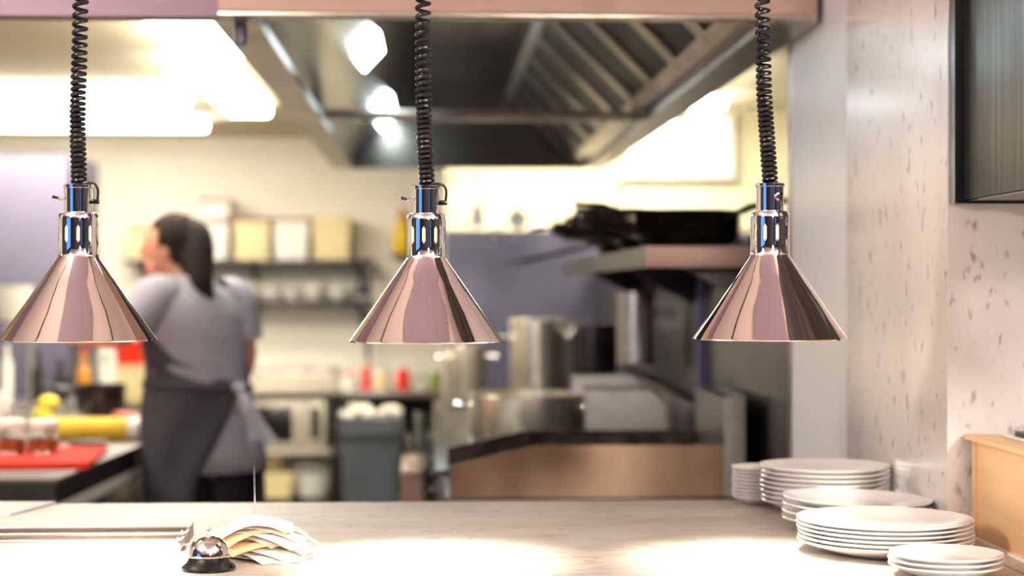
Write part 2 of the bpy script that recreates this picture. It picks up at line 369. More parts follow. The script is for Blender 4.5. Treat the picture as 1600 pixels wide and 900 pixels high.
for li, (cx, cy, path, rot, screw, label) in enumerate(LAMPS):
    r = ray(cx, cy); base = r*LD + Vector((0, 0, EYE))
    cxy = Vector((base.x, base.y, 0))
    lamp = thing('heat_lamp', label, 'lamp', base, group='heat lamps over the pass')
    sh = BM()
    lathe(sh, [(.1140, .0015), (.1158, 0), (.1164, .0016), (.1150, .0032), (.085, .0455), (.055, .0885), (.0300, .1245), (.0295, .1262), (.0280, .1262), (.0285, .1240), (.1135, .0030), (.1140, .0015)], 128)
    obj('shade', sh, M_shade, lamp)
    nk = BM(); R = .0294
    zs = [.1262, .128, .1302, .1475, .1500, .1700, .1725, .183, .1885, .1915, .1930, .1932]
    rs = [.0290, .0300, R, R, R, R, R, R, R*.985, R*.93, R*.80, .0205]
    off = math.radians(-90 + (11 if li != 1 else -7) - 1.5)
    rings = [[nk.verts.new((rs[k]*math.cos(off+2*PI*i/NECK_SEG), rs[k]*math.sin(off+2*PI*i/NECK_SEG), zs[k])) for i in range(NECK_SEG)] for k in range(len(zs))]
    for k in range(len(zs)-1):
        for i in range(NECK_SEG):
            j = i % 12
            if k == 4 and j in (0, 1, 11): continue
            if k in (3, 5) and j == 0: continue
            nk.faces.new((rings[k][i], rings[k][(i+1) % NECK_SEG], rings[k+1][(i+1) % NECK_SEG], rings[k+1][i]))
    obj('neck', nk, M_chrome, lamp)
    obj('collar', lathe(BM(), [(.0205, .190), (.0207, .194), (.0207, .229), (.0222, .2295), (.0224, .2335), (.0210, .2345), (.0185, .2345), (.0185, .21), (0, .21)], 64), M_chrome, lamp)
    # bulb sits in the shade and reaches up into the neck
    obj('bulb', lathe(BM(), [(0, .030), (.020, .034), (.034, .047), (.038, .062), (.034, .078), (.028, .098), (.0235, .118), (.0225, .15), (.0215, .178), (0, .180)], 32), M_bulb, lamp)
    # switch or wing screw
    sc = BM()
    if screw == 'side':
        Mx = Matrix.Translation((-.0185, -.004, .2135)) @ Matrix.Rotation(-PI/2, 4, 'Y')
        lathe(sc, [(0, -.002), (.0055, -.002), (.0055, .001), (.003, .0016), (.0028, .007), (.0033, .0075), (.0033, .010), (0, .010)], 20, Mx)
        s1 = obj('switch', sc, M_chrome, lamp)
        t = BM(); tube(t, [(-.027, -.004, .2135), (-.031, -.0045, .2145), (-.0355, -.005, .2155), (-.0375, -.005, .2162)], [.0016, .0019, .0024, .0021], 12); obj('toggle', t, M_blackplastic, s1)
    else:
        Mx = Matrix.Translation((.0072, -.0185, .2135)) @ Matrix.Rotation(PI/2, 4, 'X')
        lathe(sc, [(0, -.002), (.0060, -.002), (.0060, .001), (.0032, .0016), (.0030, .006), (0, .006)], 20, Mx)
        s1 = obj('switch', sc, M_chrome, lamp)
        t = BM(); tube(t, [(.0072, -.0245, .2135), (.009, -.0300, .2155), (.0105, -.0340, .2175)], [.0016, .0021, .0023], 12); obj('toggle', t, M_blackplastic, s1)
    # coiled cord up to the ceiling
    keys = [on_plane(px, py, cxy) - base for px, py in path]
    keys = [Vector((k.x, k.y*0 + .0, k.z)) for k in keys]
    keys[0].z = .228; top = 2.75 - base.z - .03
    keys.append(Vector((keys[-1].x, 0, top)))
    # resample so the pitch can change with height
    ps = []
    for i in range(201):
        z = keys[0].z + (top-keys[0].z)*i/200
        for a, c in zip(keys, keys[1:]):
            if a.z <= z <= c.z + 1e-6:
                f = (z-a.z)/(c.z-a.z); f2 = f; ps.append(Vector((a.x+(c.x-a.x)*f2, a.y, z))); break
    for _ in range(8): ps = [ps[0]] + [(ps[i-1]+ps[i]*2+ps[i+1])/4 for i in range(1, len(ps)-1)] + [ps[-1]]
    tot = top - keys[0].z
    def pitch(t, tot=tot):
        z = t*tot
        if z < .11: return .0075
        return min(.0145, .0075 + (z-.11)/.16*.0065)
    cb = BM(); coil(cb, ps, pitch, .0093, .0033)
    obj('coiled_cord', cb, M_black, lamp)
    obj('ceiling_mount', lathe(BM(), [(0, top+.03), (.05, top+.03), (.05, top+.015), (.03, top-.005), (.012, top-.015), (0, top-.015)], 40), M_chrome, lamp, loc=(keys[-1].x, 0, 0))
    if screw == 'side':
        cbm = BM(); tube(cbm, smooth_path([(.006, -.006, .2365), (.016, -.008, .2372), (.026, -.008, .2345), (.0300, -.006, .227), (.0298, -.004, .218), (.029, -.003, .212)], 30), .0019, 10)
        bx_ = obj('loose_cable', cbm, M_black, lamp)
        obj('cable_clip', bb(BM(), (.0205, -.007, .2055), (.0315, .001, .2125), bev=.001), M_blackplastic, bx_)
    ld = bpy.data.lights.new('heat_lamp_glow', 'SPOT'); ld.energy = HEAT*6; ld.color = (1, .86, .70); ld.spot_size = math.radians(80); ld.spot_blend = 1; ld.shadow_soft_size = .03
    lo = bpy.data.objects.new('lamp_light', ld); COL.objects.link(lo); lo.parent = lamp; lo.location = (0, 0, .022)

# ------------------------------------------------ plates
def plate_profile(R, H, foot=.55, th=.0035):
    f = R*foot
    return [(0, .0025), (f-.004, .0025), (f-.003, 0), (f, 0), (f+.003, .003), (R*.78, H*.34), (R*.93, H*.72), (R*.992, H-.0028), (R, H-.001), (R*.995, H), (R*.978, H-.0005),
            (R*.90, H*.72+.002), (R*.74, H*.34+.0035), (f, .0062), (0, .0058)]
ORD = ['topmost', 'second from the top', 'third from the top', 'fourth from the top', 'fifth from the top', 'sixth from the top', 'seventh from the top', 'eighth from the top', 'ninth from the top']
def plate_stack(px, d, R, n, pitch, H, what, where, tilt=None, jit=.0015):
    p = W(px, 500, d); first = None
    for k in range(n):
        pos = ORD[n-1-k] if k else 'at the bottom'
        lab = 'white %s, %s of %s' % (what, pos, where) if k else 'white %s at the bottom of %s' % (what, where)
        loc = (p.x+random.uniform(-jit, jit), p.y+random.uniform(-jit, jit), CT+k*pitch+.0003)
        if first is None:
            first = obj('plate', lathe(BM(), plate_profile(R, H), 96), M_porcelain, loc=loc); tag(first, lab, 'plate', 'plates in %s' % where); o = first
        else: o = dup(first, loc=loc, label=lab)
        if tilt and k: o.rotation_euler = (0, tilt*k/(n-1), 0)
plate_stack(1383, 2.655, .1355, 6, .0066, .0215, 'dinner plate', 'the large front stack')
plate_stack(1338, 2.918, .1265, 4, .0108, .0215, 'plate', 'the middle stack by the wall', tilt=.03)
plate_stack(1289, 3.150, .1190, 8, .0088, .024, 'shallow bowl', 'the tall rear stack')
plate_stack(1187, 3.27, .054, 9, .0068, .016, 'saucer', 'the narrow stack far behind', jit=.001)
plate_stack(1478, 2.435, .0805, 3, .0075, .018, 'side plate', 'the small stack at the front corner')

# ------------------------------------------------ service bell
p = W(326, 600, 2.535)
bell = thing('service_bell', 'chrome service bell on a black base beside the order slips', 'bell', (p.x, p.y, CT))
obj('base', lathe(BM(), [(0, 0), (.0385, 0), (.0395, .0015), (.0392, .004), (.036, .0075), (.031, .012), (.0285, .018), (.0270, .0205), (0, .0205)], 64), M_blackplastic, bell)
obj('dome', lathe(BM(), [(.0295, .0195), (.0310, .0200), (.0312, .0215), (.0298, .0225), (.0292, .026), (.0275, .033), (.0240, .0395), (.0180, .0450), (.0100, .0482), (.004, .0492), (0, .0493)], 64), M_chrome, bell)
obj('plunger', lathe(BM(), [(0, .0485), (.0042, .0488), (.0042, .0505), (.0024, .0512), (.0024, .056), (.0034, .0565), (.0034, .059), (.0024, .0605), (.0012, .062), (0, .0622)], 24), M_chrome, bell)

# ------------------------------------------------ order spike and slips
p = W(398, 600, 2.66); SP = Vector((p.x, p.y, CT))
sp = thing('order_spike', 'thin upright steel spike holding the order slips', 'spike', SP)
obj('base', lathe(BM(), [(0, 0), (.034, 0), (.035, .002), (.033, .003), (0, .0035)], 48), M_darkmetal, sp)
obj('needle', tube(BM(), [(0, 0, .003), (0, 0, .10), (-.0006, 0, .128), (-.0008, 0, .140)], [.0014, .0014, .0013, .0003], 12), M_chrome, sp)
NS = 15; rs = random.Random(21)
deltas = [(.0058 if k < 6 else .0046, rs.uniform(-.022, .03), rs.uniform(-.012, .012), rs.uniform(.045, .10), rs.uniform(.05, .09), rs.uniform(-6, 6)) for k in range(NS)]
def slip_z(i, x, y):
    t = i/(NS-1); h = .0075 + .0545*t; a, cx, cy, sx, sy, tw_ = deltas[i]
    k = (.80 + .08*math.sin(tw_)) if x < 0 else (.95 - .62*t + .10*math.sin(tw_*2))
    return max(.0012+.0006*i*(1-abs(x)/.12), h - (h-.003)*k*(abs(x)/.078)**1.7 - .10*h*(y/.04)**2*(1+.6*math.sin(tw_*3)))
for i in range(NS):
    ang = [-.55, .35, -.85, .1, -.35, .5, -.15, -.6, .25, -.4, .45, -.2, .2, -.3, .10][i]
    Lx = rs.uniform(.058, .076); Ly = rs.uniform(.024, .036); ox = rs.uniform(-.012, .028); oy = rs.uniform(-.012, .006)
    if i < 6: oy -= .012; ox += .006; Ly += .006
    if i in (3, 8): Lx, ox, ang = .070, .024, -.42
    if i == 14: Lx, Ly, ox = .062, .030, -.004
    b = BM(); nx, ny = 22, 10; top = []; bot = []
    for ix in range(nx+1):
        ra, rb = [], []
        for iy in range(ny+1):
            x = (ix/nx*2-1)*Lx + ox; yv = (iy/ny*2-1)*Ly + oy
            X = x*math.cos(ang) - yv*math.sin(ang); Yv = x*math.sin(ang) + yv*math.cos(ang)
            z = slip_z(i, x, yv)
            ra.append(b.verts.new((X, Yv, z))); rb.append(b.verts.new((X, Yv, z-.0004)))
        top.append(ra); bot.append(rb)
    for ix in range(nx):
        for iy in range(ny):
            b.faces.new((top[ix][iy], top[ix+1][iy], top[ix+1][iy+1], top[ix][iy+1]))
            b.faces.new((bot[ix][iy], bot[ix][iy+1], bot[ix+1][iy+1], bot[ix+1][iy]))
    for ix in range(nx):
        b.faces.new((top[ix][0], bot[ix][0], bot[ix+1][0], top[ix+1][0])); b.faces.new((top[ix][ny], top[ix+1][ny], bot[ix+1][ny], bot[ix][ny]))
    for iy in range(ny):
        b.faces.new((top[0][iy], top[0][iy+1], bot[0][iy+1], bot[0][iy])); b.faces.new((top[nx][iy], bot[nx][iy], bot[nx][iy+1], top[nx][iy+1]))
    orange = i in (5, 10, 13)
    words = ['lowest', 'second lowest', 'third lowest', 'fourth lowest', 'fifth lowest', 'sixth lowest', 'seventh lowest', 'middle', 'eighth from the top', 'sixth from the top', 'fifth from the top', 'fourth from the top', 'third from the top', 'second from the top', 'topmost']
    words[8] = 'seventh from the top'
    tag(obj('order_slip', b, M_paperorange if orange else M_paper, loc=SP), '%s paper order slip pushed on the spike, %s' % ('orange' if orange else 'white', words[i]), 'paper', 'order slips on the spike')

# ------------------------------------------------ ticket rails
for k, (px, py, d, lab) in enumerate(((283, 858, 2.713, 'front'), (290, 848, 2.79, 'middle'), (296, 838, 2.87, 'rear'))):
    p = W(px, py, d); L = 1.0
    r = thing('ticket_rail', '%s of the three aluminium ticket rails lying on the counter' % lab, 'ticket rail', (p.x, p.y, CT), group='ticket rails')
    prof = [(0, 0), (.050, 0), (.050, .0115), (.047, .0125), (.03, .0115), (.010, .0165), (.002, .0165), (0, .0145)]
    obj('channel', prism(BM(), prof, 'x', -L, -.004), M_alu, r)
    obj('end_cap', bb(BM(), (-.004, -.001, 0), (0, .051, .0172), bev=.0008), M_alu, r)
    obj('screw', lathe(BM(), [(0, 0), (.0028, 0), (.0026, .001), (.0015, .0016), (0, .0016)], 16, Matrix.Translation((-.012, 0, .008)) @ Matrix.Rotation(PI/2, 4, 'X')), M_chrome, r)
# leaflet on the counter at the far left
a, c = G(15, 806, CT), G(88, 787, CT)
b = BM(); q = [(a.x, a.y), (c.x, c.y), (c.x-.35, c.y+.02), (a.x-.35, a.y+.02)]
prism(b, q, 'z', 0, .004)
tag(obj('menu_card', b, M_paper, loc=(0, 0, CT+.0003), flat=True), 'flat white card lying on the counter at its left end', 'card')

# ------------------------------------------------ wooden box at right
BXx = .889; by1 = 2.795; zt = 1.208
wb = thing('wooden_box', 'light orange wooden box standing on the counter at the right edge', 'box', (BXx, by1, CT+.004))
bw = BM(); bb(bw, (0, -.62, 0), (.38, 0, .158)); obj('carcass', bw, M_wood, wb)
obj('panel_frame', bb(BM(), (-.004, -.018, .0), (.0, 0, .158)), M_wood, wb)
obj('lid', bb(BM(), (-.016, -.64, .158), (.39, .006, .166), bev=.001), M_wood, wb)
tag(obj('paper_sheet', bb(BM(), (BXx-.006, 2.25, CT), (BXx+.36, 2.80, CT+.004)), M_paper), 'white paper sheet lying under the wooden box', 'paper')
tag(obj('paper_sheet', bb(BM(), (BXx+.03, 2.2, zt-.0375+.0405), (BXx+.33, 2.76, zt+.0045), ), M_paper), 'white paper sheet on top of the wooden box', 'paper')
t = thing('order_clip', 'small black metal clip on top of the wooden box', 'clip', (BXx+.075, 2.70, zt+.0048))
obj('plate_base', bb(BM(), (-.03, -.05, 0), (.10, .03, .008), bev=.002), M_darkmetal, t)
obj('lever', tube(BM(), [(0, 0, .009), (-.012, -.01, .022), (.02, -.01, .028), (.05, 0, .011)], .003, 8), M_chrome, t)

# wall cabinet upper right
wc = thing('wall_cabinet', 'dark brushed metal cabinet hung on the marble wall, top right', 'cabinet', (.852, 2.808, 1.592))
obj('body', bb(BM(), (.022, -.72, 0), (.62, -.03, 1.1)), M_cabsteel, wc)
obj('side_panel', bb(BM(), (.014, -.72, .003), (.021, -.032, 1.1), bev=.001), M_cabsteel, wc)
obj('rear_frame', bb(BM(), (0, -.03, -.004), (.62, 0, 1.1)), M_blackplastic, wc)

# ------------------------------------------------ cooking line
PX = .87
tag(obj('partition_panel', bb(BM(), (PX, 4.09, 0), (PX+.05, 9.2, 1.60), bev=.004), M_darksteel), 'dark stainless steel partition behind the cooking line', 'partition')
tag(obj('back_splash_panel', bb(BM(), (.075, 9.30, 0), (2.2, 9.36, W(800, 360, 9.3).z), bev=.004), M_splash), 'blue grey steel panel behind the stock pots', 'panel')
# griddle (its left guard faces the pass)
gy0, gy1 = 4.5, 5.0
gr = thing('griddle', 'stainless steel griddle with high sloping side guards right behind the pass', 'griddle', (.047, gy0, 0))
def GX(x): return x-.047
prof = [(0, .903), (0, .988), (.221, 1.038), (.721, 1.038), (.721, .903)]
obj('cabinet', bb(BM(), (0, 0, .12), (.78, .5, .895), bev=.006), M_steel_h, gr)
obj('worktop', bb(BM(), (-.01, -.004, .8955), (.785, .5, .903), bev=.002), M_darkmetal, gr)
obj('side_guard', prism(BM(), prof, 'y', 0, .006), M_warmsteel, gr)
obj('side_guard', prism(BM(), prof, 'y', .490, .496), M_iron, gr)  # far guard coloured black for the shade on its inner face
obj('cooking_plate', bb(BM(), (.03, .02, .903), (.72, .48, .925), bev=.003), M_iron, gr)
obj('rear_flue', prism(BM(), [(.721, .903), (.721, 1.160), (.735, 1.167), (.775, 1.167), (.775, .903)], 'y', 0, .5), M_steel, gr)
for x in (.05, .73):
    for yy in (.05, .45): obj('leg', lathe(BM(), [(0, 0), (.025, 0), (.025, .12), (0, .12)], 20), M_steel, gr, loc=(x, yy, 0))
# light metal scrapers resting in the griddle
tag(obj('folded_cloth', box(BM(), (0, 0, .012), (.20, .16, .022), bev=.008), M_towel, loc=(W(1040, 600, 4.8).x, 4.80, 1.005) , rz=.2), 'pale folded cloth on the griddle flue side', 'cloth')
bpy.data.objects['folded_cloth'].location = (.64, 4.82, .926)
st = thing('steel_tray', 'upright steel tray leaning beside the griddle flue', 'tray', (.71, 4.6, .926))
# fryer/flue box beyond the griddle
fx = thing('range_cooker', 'long dark range cooker carrying the pots under the hood', 'cooker', (.02, 5.06, 0))
obj('cabinet', bb(BM(), (0, 0, .10), (.80, 3.2, .90), bev=.006), M_darksteel, fx)
obj('hob_top', bb(BM(), (-.01, 0, .90), (.80, 3.2, .918), bev=.003), M_iron, fx)
obj('upstand', bb(BM(), (.765, .02, .918), (.80, 3.2, 1.10), bev=.004), M_darksteel, fx)
for yy in (.4, .95, 1.5, 2.05, 2.6):
    kb = BM(); lathe(kb, [(0, 0), (.022, 0), (.02, .03), (0, .03)], 16, Matrix.Translation((0, yy, .80)) @ Matrix.Rotation(-PI/2, 4, 'Y')); obj('knob', kb, M_blackplastic, fx)
for x in (.05, .75):
    for yy in (.06, 3.12): obj('leg', lathe(BM(), [(0, 0), (.025, 0), (.025, .10), (0, .10)], 16), M_steel, fx, loc=(x, yy, 0))
bpy.data.objects.remove(st)
for k, (px, py, d, w, h, lab) in enumerate(((1085, 590, 5.25, .20, .22, 'nearer'), (1030, 570, 5.75, .22, .24, 'further'))):
    t = thing('fryer_basket_tray', 'upright rectangular steel tray leaning behind the griddle, the %s one' % lab, 'tray', (.60, d, .918), rz=0)
    obj('tray_body', prism(BM(), [(-.13, 0), (.115, 0), (.115, h*.78), (.07, h), (-.13, h)], 'y', 0, .05), M_steel, t)
    obj('rim', tube(BM(), [(-.135, .025, h+.002), (.07, .025, h+.002), (.115, .025, h*.78+.004)], .006, 8), M_hoodlip, t)

def pot(label, px, d, R, H, z0=.918, m=None, handles=True, hz=.8, lid=False, rot=0, name='stock_pot'):
    p = W(px, 500, d); t = thing(name, label, 'pot', (p.x, d, z0+.0005), rz=rot)
    obj('body', lathe(BM(), [(0, 0), (R-.012, 0), (R-.003, .004), (R, .014), (R, H-.006), (R+.004, H-.003), (R+.003, H), (R-.003, H-.001), (R-.004, .012), (0, .010)], 64), m or M_pot, t)
    if handles:
        for s in (-1, 1):
            obj('handle', tube(BM(), smooth_path([(s*(R-.001), -.045, H*hz), (s*(R+.035), -.04, H*hz+.004), (s*(R+.045), 0, H*hz+.006), (s*(R+.035), .04, H*hz+.004), (s*(R-.001), .045, H*hz)], 24), .0065, 10), M_chrome, t)
    if lid:
        l = obj('lid', lathe(BM(), [(R+.005, H+.001), (R+.003, H+.006), (R*.7, H+.02), (0, H+.026), (0, H+.022), (R*.7, H+.016), (R-.001, H+.001)], 64), m or M_steel, t)
        obj('knob', tube(BM(), smooth_path([(-.03, 0, H+.024), (-.025, 0, H+.05), (.025, 0, H+.05), (.03, 0, H+.024)], 16), .006, 8), M_chrome, l)
    return t
pot('wide shallow steel pot in front of the tall stock pots', 825, 5.72, .196, .182, name='saucepot', rot=-.25, hz=.78)
pot('tallest bright stock pot behind the wide shallow pot', 843, 7.3, .125, .40)
pot('dark stock pot just right of the tallest pot', 928, 7.05, .095, .385, m=M_darksteel, rot=.6, hz=.93)
pot('leftmost steel stock pot at the end of the cooker', 728, 7.7, .095, .275, rot=.4)
# cylindrical canister fixed to partition under the shelf
t = thing('hanging_canister', 'steel cylinder hung under the pan shelf against the partition', 'canister', (.725, 6.1, 1.18))
obj('cylinder', lathe(BM(), [(0, 0), (.062, 0), (.067, .006), (.067, .255), (.061, .255), (.061, .01), (0, .01)], 48), M_steel, t)
obj('bracket', bb(BM(), (.05, -.02, .16), (.1449, .02, .20)), M_steel, t)
tag(obj('gas_pipe', tube(BM(), [(.852, 5.4, .905), (.852, 5.4, 1.50)], .014, 12), mat('blue_pipe', '#3d4378', .4)), 'blue vertical pipe on the steel partition', 'pipe')

# pan shelf
SZ = 1.558
sf = thing('pan_shelf', 'steel wall shelf holding the pile of black pans', 'shelf', (.55, 4.42, SZ))
obj('shelf_board', bb(BM(), (0, .006, -.006), (.319, 2.75, 0)), M_darksteel, sf)
obj('front_edge', bb(BM(), (0, 0, -.055), (.319, .006, 0), bev=.001), M_hoodpink, sf)
obj('side_edge', bb(BM(), (0, .006, -.055), (.006, 2.75, -.006)), M_darksteel, sf)
for yy in (.12, 1.3, 2.6): obj('bracket', prism(BM(), [(.02, -.007), (.318, -.007), (.318, -.16)], 'y', yy, yy+.02), M_darksteel, sf)
def pan(R, L):
    t = thing('frying_pan', 'x', 'pan', group='black pans on the shelf')
    obj('pan_body', lathe(BM(), [(0, 0), (R*.74, 0), (R*.80, .003), (R, .034), (R+.003, .036), (R-.002, .0365), (R*.78, .0065), (0, .004)], 48), M_iron, t)
    hb = BM(); tube(hb, [(-R+.003, 0, .030), (-R-.03, 0, .044), (-R-L*.5, 0, .060), (-R-L, 0, .066)], [.007, .008, .009, .007], 10); obj('handle', hb, M_iron, t)
    return t
pans = [pan(.148, .16), pan(.13, .15)]
spots = []
z = SZ+.001
for k in range(8): spots.append((0, .70, 4.72, z+k*.0082, -.1+.35*((k*37) % 5-2)*.5 + (2.7 if k in (5, 7) else 0), 'near pile'))
for k in range(6): spots.append((1, .685, 5.25, z+k*.0082, .25*((k*29) % 5-2), 'middle pile'))
for k in range(6): spots.append((1, .675, 5.78, z+k*.0082, -.2+.22*((k*31) % 5-2), 'far pile'))
cnt = {}; tot = {'near pile': 8, 'middle pile': 6, 'far pile': 6}; used = set()
for w, x, yv, zz, rz, pl in spots:
    i = cnt.get(pl, 0); cnt[pl] = i+1
    lab = 'black frying pan, %s of the %s on the shelf' % (ORD[tot[pl]-1-i] if i else 'bottom one', pl)
    tl = (0, 0, rz)
    zz += .0012*i
    if w in used: dup(pans[w], loc=(x, yv, zz), rot=tl, label=lab)
    else: used.add(w); pans[w].location = (x, yv, zz); pans[w].rotation_euler = (0, 0, rz); pans[w]['label'] = lab
# grill racks leaning on the pile
for k, (x, yv, zz, rz, lab) in enumerate(((.62, 4.82, SZ+.105, .5, 'upper'), (.60, 5.9, SZ+.084, -.1, 'far'))):
    b = BM()
    for j in range(13): tube(b, [(-.17, -.12+j*.02, 0), (.17, -.12+j*.02, 0)], .0022, 6)
    for s in (-1, 1): tube(b, [(s*.165, -.125, 0), (s*.165, .125, 0)], .003, 6)
    o = tag(obj('wire_rack', b, M_iron, loc=(x, yv, zz)), 'black wire rack lying on the %s' % ('nearest pan pile' if k == 0 else 'farthest pan pile'), 'rack'); o.rotation_euler = (0, 0, rz)

for k, (x, yv, zz, rz, ry_, lab) in enumerate(((.50, 5.35, SZ+.088, .3, -.10, 'middle'), (.47, 6.45, SZ+.02, .2, -.22, 'left end'))):
    o = dup(bpy.data.objects['wire_rack'], loc=(x, yv, zz), rot=(0, ry_, rz), label='black wire rack tilted over the %s of the pan shelf' % lab)
# hanging utensils at the back
ry = 9.20; rz_ = W(800, 276, ry).z; x0 = W(700, 300, ry).x; x1 = W(985, 300, ry).x
t = thing('utensil_rail', 'steel rail along the wall above the blue grey panel', 'rail', (0, ry, rz_))
obj('bar', tube(BM(), [(x0, 0, 0), (x1, 0, 0)], .008, 10), M_steel, t)
for x in (x0+.02, x1-.02): obj('bracket', bb(BM(), (x-.01, 0, -.01), (x+.01, 9.569-ry, .01)), M_steel, t)
kinds = ['ladle', 'spatula', 'whisk', 'skimmer', 'ladle', 'spoon', 'spatula', 'ladle', 'skimmer']
nth = {}
for k, kd in enumerate(kinds):
    x = W(715+k*31, 300, ry).x; L = [.25, .22, .27, .24, .28, .22, .25, .23, .26][k]
    nth[kd] = nth.get(kd, 0)+1
    u = thing(kd, 'steel %s hanging on the rail, %s' % (kd, ['leftmost of its row', 'second from the left', 'third from the left', 'fourth from the left', 'fifth from the left', 'sixth from the left', 'seventh from the left', 'eighth from the left', 'rightmost of its row'][k]), kd, (x, ry-.014, rz_), group='utensils on the wall rail')
    obj('handle', tube(BM(), smooth_path([(0, .024, -.003), (0, .018, .0125), (0, .0, .012), (0, -.004, -.01), (0, 0, -.04), (0, 0, -L+.06)], 24), .006, 8), M_steel, u)
    if kd in ('ladle', 'spoon'):
        obj('bowl', lathe(BM(), [(0, -.03), (.025, -.025), (.040, -.008), (.045, .01), (.043, .01), (.037, -.006), (.022, -.021), (0, -.026)], 24, Matrix.Translation((0, -.03, -L+.03)) @ Matrix.Rotation(.5, 4, 'X')), M_steel, u)
    elif kd == 'spatula': obj('blade', prism(BM(), [(-.02, -L+.07), (.02, -L+.07), (.045, -L-.05), (-.045, -L-.05)], 'y', -.002, .002), M_steel, u)
    elif kd == 'skimmer': obj('disc', lathe(BM(), [(0, 0), (.05, .006), (.052, .01), (.05, .012), (0, .004)], 24, Matrix.Translation((0, -.004, -L+.01)) @ Matrix.Rotation(PI/2, 4, 'X')), M_steel, u)
    else:
        b = BM()
        for j in range(6):
            a = j*PI/6; pts = [(math.cos(a)*r, math.sin(a)*r, -L+.07-zz) for r, zz in ((.004, 0), (.02, .05), (.028, .09), (.018, .12), (0, .13), (-.018, .12), (-.028, .09), (-.02, .05), (-.004, 0))]
            tube(b, smooth_path(pts, 28), .0018, 6)
        obj('wires', b, M_steel, u)

# ------------------------------------------------ left prep table
tt = .92; n0 = W(90, 745, 4.85); ang = -math.radians(3.0)
pt = thing('prep_table', 'long dark edged prep table at left where the cook works', 'table', (n0.x, 4.85, 0), rz=ang)
obj('tabletop', bb(BM(), (-1.6, 0, tt-.012), (0, 2.6, tt), bev=.002), M_tabletop, pt)
obj('apron_frame', bb(BM(), (-1.58, .01, tt-.075), (-.01, 2.58, tt-.0125)), M_darkmetal, pt)
obj('undershelf', bb(BM(), (-1.55, .06, .30), (-.02, 2.55, .33)), M_steel, pt)
obj('side_rail', bb(BM(), (-.045, .08, tt-.115), (-.006, 2.5, tt-.0755), bev=.006), M_white, pt)
for x in (-1.5, -.06):
    for yy in (.06, 1.3, 2.5): obj('leg', bb(BM(), (x-.02, yy-.02, 0), (x+.02, yy+.02, tt-.09)), M_steel, pt)
obj('lower_cabinet', bb(BM(), (-1.45, .12, .331), (-.10, .55, tt-.2), bev=.005), M_splash, pt)
def TP(px, py, z=None): return G(px, py, tt if z is None else z)
a = G(139, 722, tt+.02); c = G(168, 697, tt+.02)
b = BM(); prism(b, [(a.x, a.y), (c.x, c.y), (c.x-.60, c.y-.02), (a.x-.60, a.y-.02)], 'z', 0, .018)
tag(obj('cutting_board', b, M_red, loc=(0, 0, tt+.0005)), 'bright red cutting board on the prep table', 'cutting board')
for px, lab in ((17, 'leftmost'), (68, 'right hand')):
    p = W(px, 600, 5.42)
    t = thing('spice_jar', '%s glass jar of red spice on the red board' % lab, 'jar', (p.x, p.y, tt+.019), group='spice jars on the red board')
    obj('glass', lathe(BM(), [(0, 0), (.042, 0), (.047, .006), (.048, .03), (.045, .075), (.043, .08), (.041, .08), (.043, .07), (.0455, .03), (.043, .006), (0, .004)], 40), M_glass, t)
    obj('spice', lathe(BM(), [(0, .005), (.041, .0065), (.044, .02), (.0435, .038), (.03, .046), (0, .044)], 32), M_spice, t)
    obj('lid', lathe(BM(), [(0, .102), (.040, .102), (.044, .099), (.045, .081), (0, .081)], 40), M_white, t)
kn = thing('kitchen_knife', 'black handled knife lying on the table beyond the red board', 'knife', (W(150, 690, 5.95).x, 5.80, tt+.012), rz=.1)
obj('grip', box(BM(), (0, 0, 0), (.12, .028, .022), bev=.006), M_blackplastic, kn)
obj('blade', prism(BM(), [(-.06, -.015), (-.28, .012), (-.06, .018)], 'z', -.001, .001), M_steel, kn)
# yellow roll
rd = 6.08; r0, r1 = W(72, 650, rd).x, W(247, 650, rd).x
rl = thing('foil_roll', 'long yellow roll with a white end lying on the prep table', 'roll', (r0, rd, tt+.040))
obj('roll_body', lathe(BM(), [(0, 0), (.039, 0), (.039, r1-r0-.1), (0, r1-r0-.1)], 40, Matrix.Rotation(PI/2, 4, 'Y')), M_yellow, rl)
e0 = r1-r0-.1
obj('end_sleeve', lathe(BM(), [(.0, e0), (.0395, e0), (.0395, e0+.04), (.036, e0+.045), (.0385, e0+.055), (.0385, e0+.098), (.025, e0+.1), (0, e0+.098)], 40, Matrix.Rotation(PI/2, 4, 'Y')), M_white, rl)
# glass bowls with lemon
def bowl(label, px, d, R, H, m, z0=tt, name='glass_bowl'):
    p = W(px, 600, d)
    return tag(obj(name, lathe(BM(), [(0, 0), (R*.5, 0), (R*.55, .004), (R*.85, H*.5), (R, H), (R*.96, H), (R*.81, H*.5), (R*.5, .008), (0, .006)], 40), m, loc=(p.x, d, z0+.0005)), label, 'bowl')
bowl('glass bowl holding a lemon on the prep table', 70, 6.75, .10, .085, M_glass)
bowl('smaller glass bowl right of the lemon bowl', 122, 6.9, .055, .075, M_glass)
bowl('glass bowl at the left frame edge on the prep table', 28, 6.45, .06, .06, M_glass)
p = W(76, 600, 6.75)
tag(obj('lemon', ball(BM(), (0, 0, 0), (.042, .033, .032)), M_lemon, loc=(p.x, 6.75, tt+.085)), 'yellow lemon on top of the glass bowl', 'lemon')
lm = thing('lemon_pile', 'x', 'x'); bpy.data.objects.remove(lm)
tag(obj('lemon', ball(BM(), (0, 0, 0), (.042, .033, .033)), M_lemon, loc=(p.x-.02, 6.74, tt+.040)), 'yellow lemon at the bottom of the glass bowl', 'lemon')
p = W(157, 600, 7.15)
t = thing('black_pot', 'black pot standing behind the yellow roll', 'pot', (p.x, 7.15, tt+.0005))
obj('body', lathe(BM(), [(0, 0), (.085, 0), (.098, .01), (.102, .13), (.106, .135), (.098, .135), (.094, .012), (0, .01)], 40), M_iron, t)
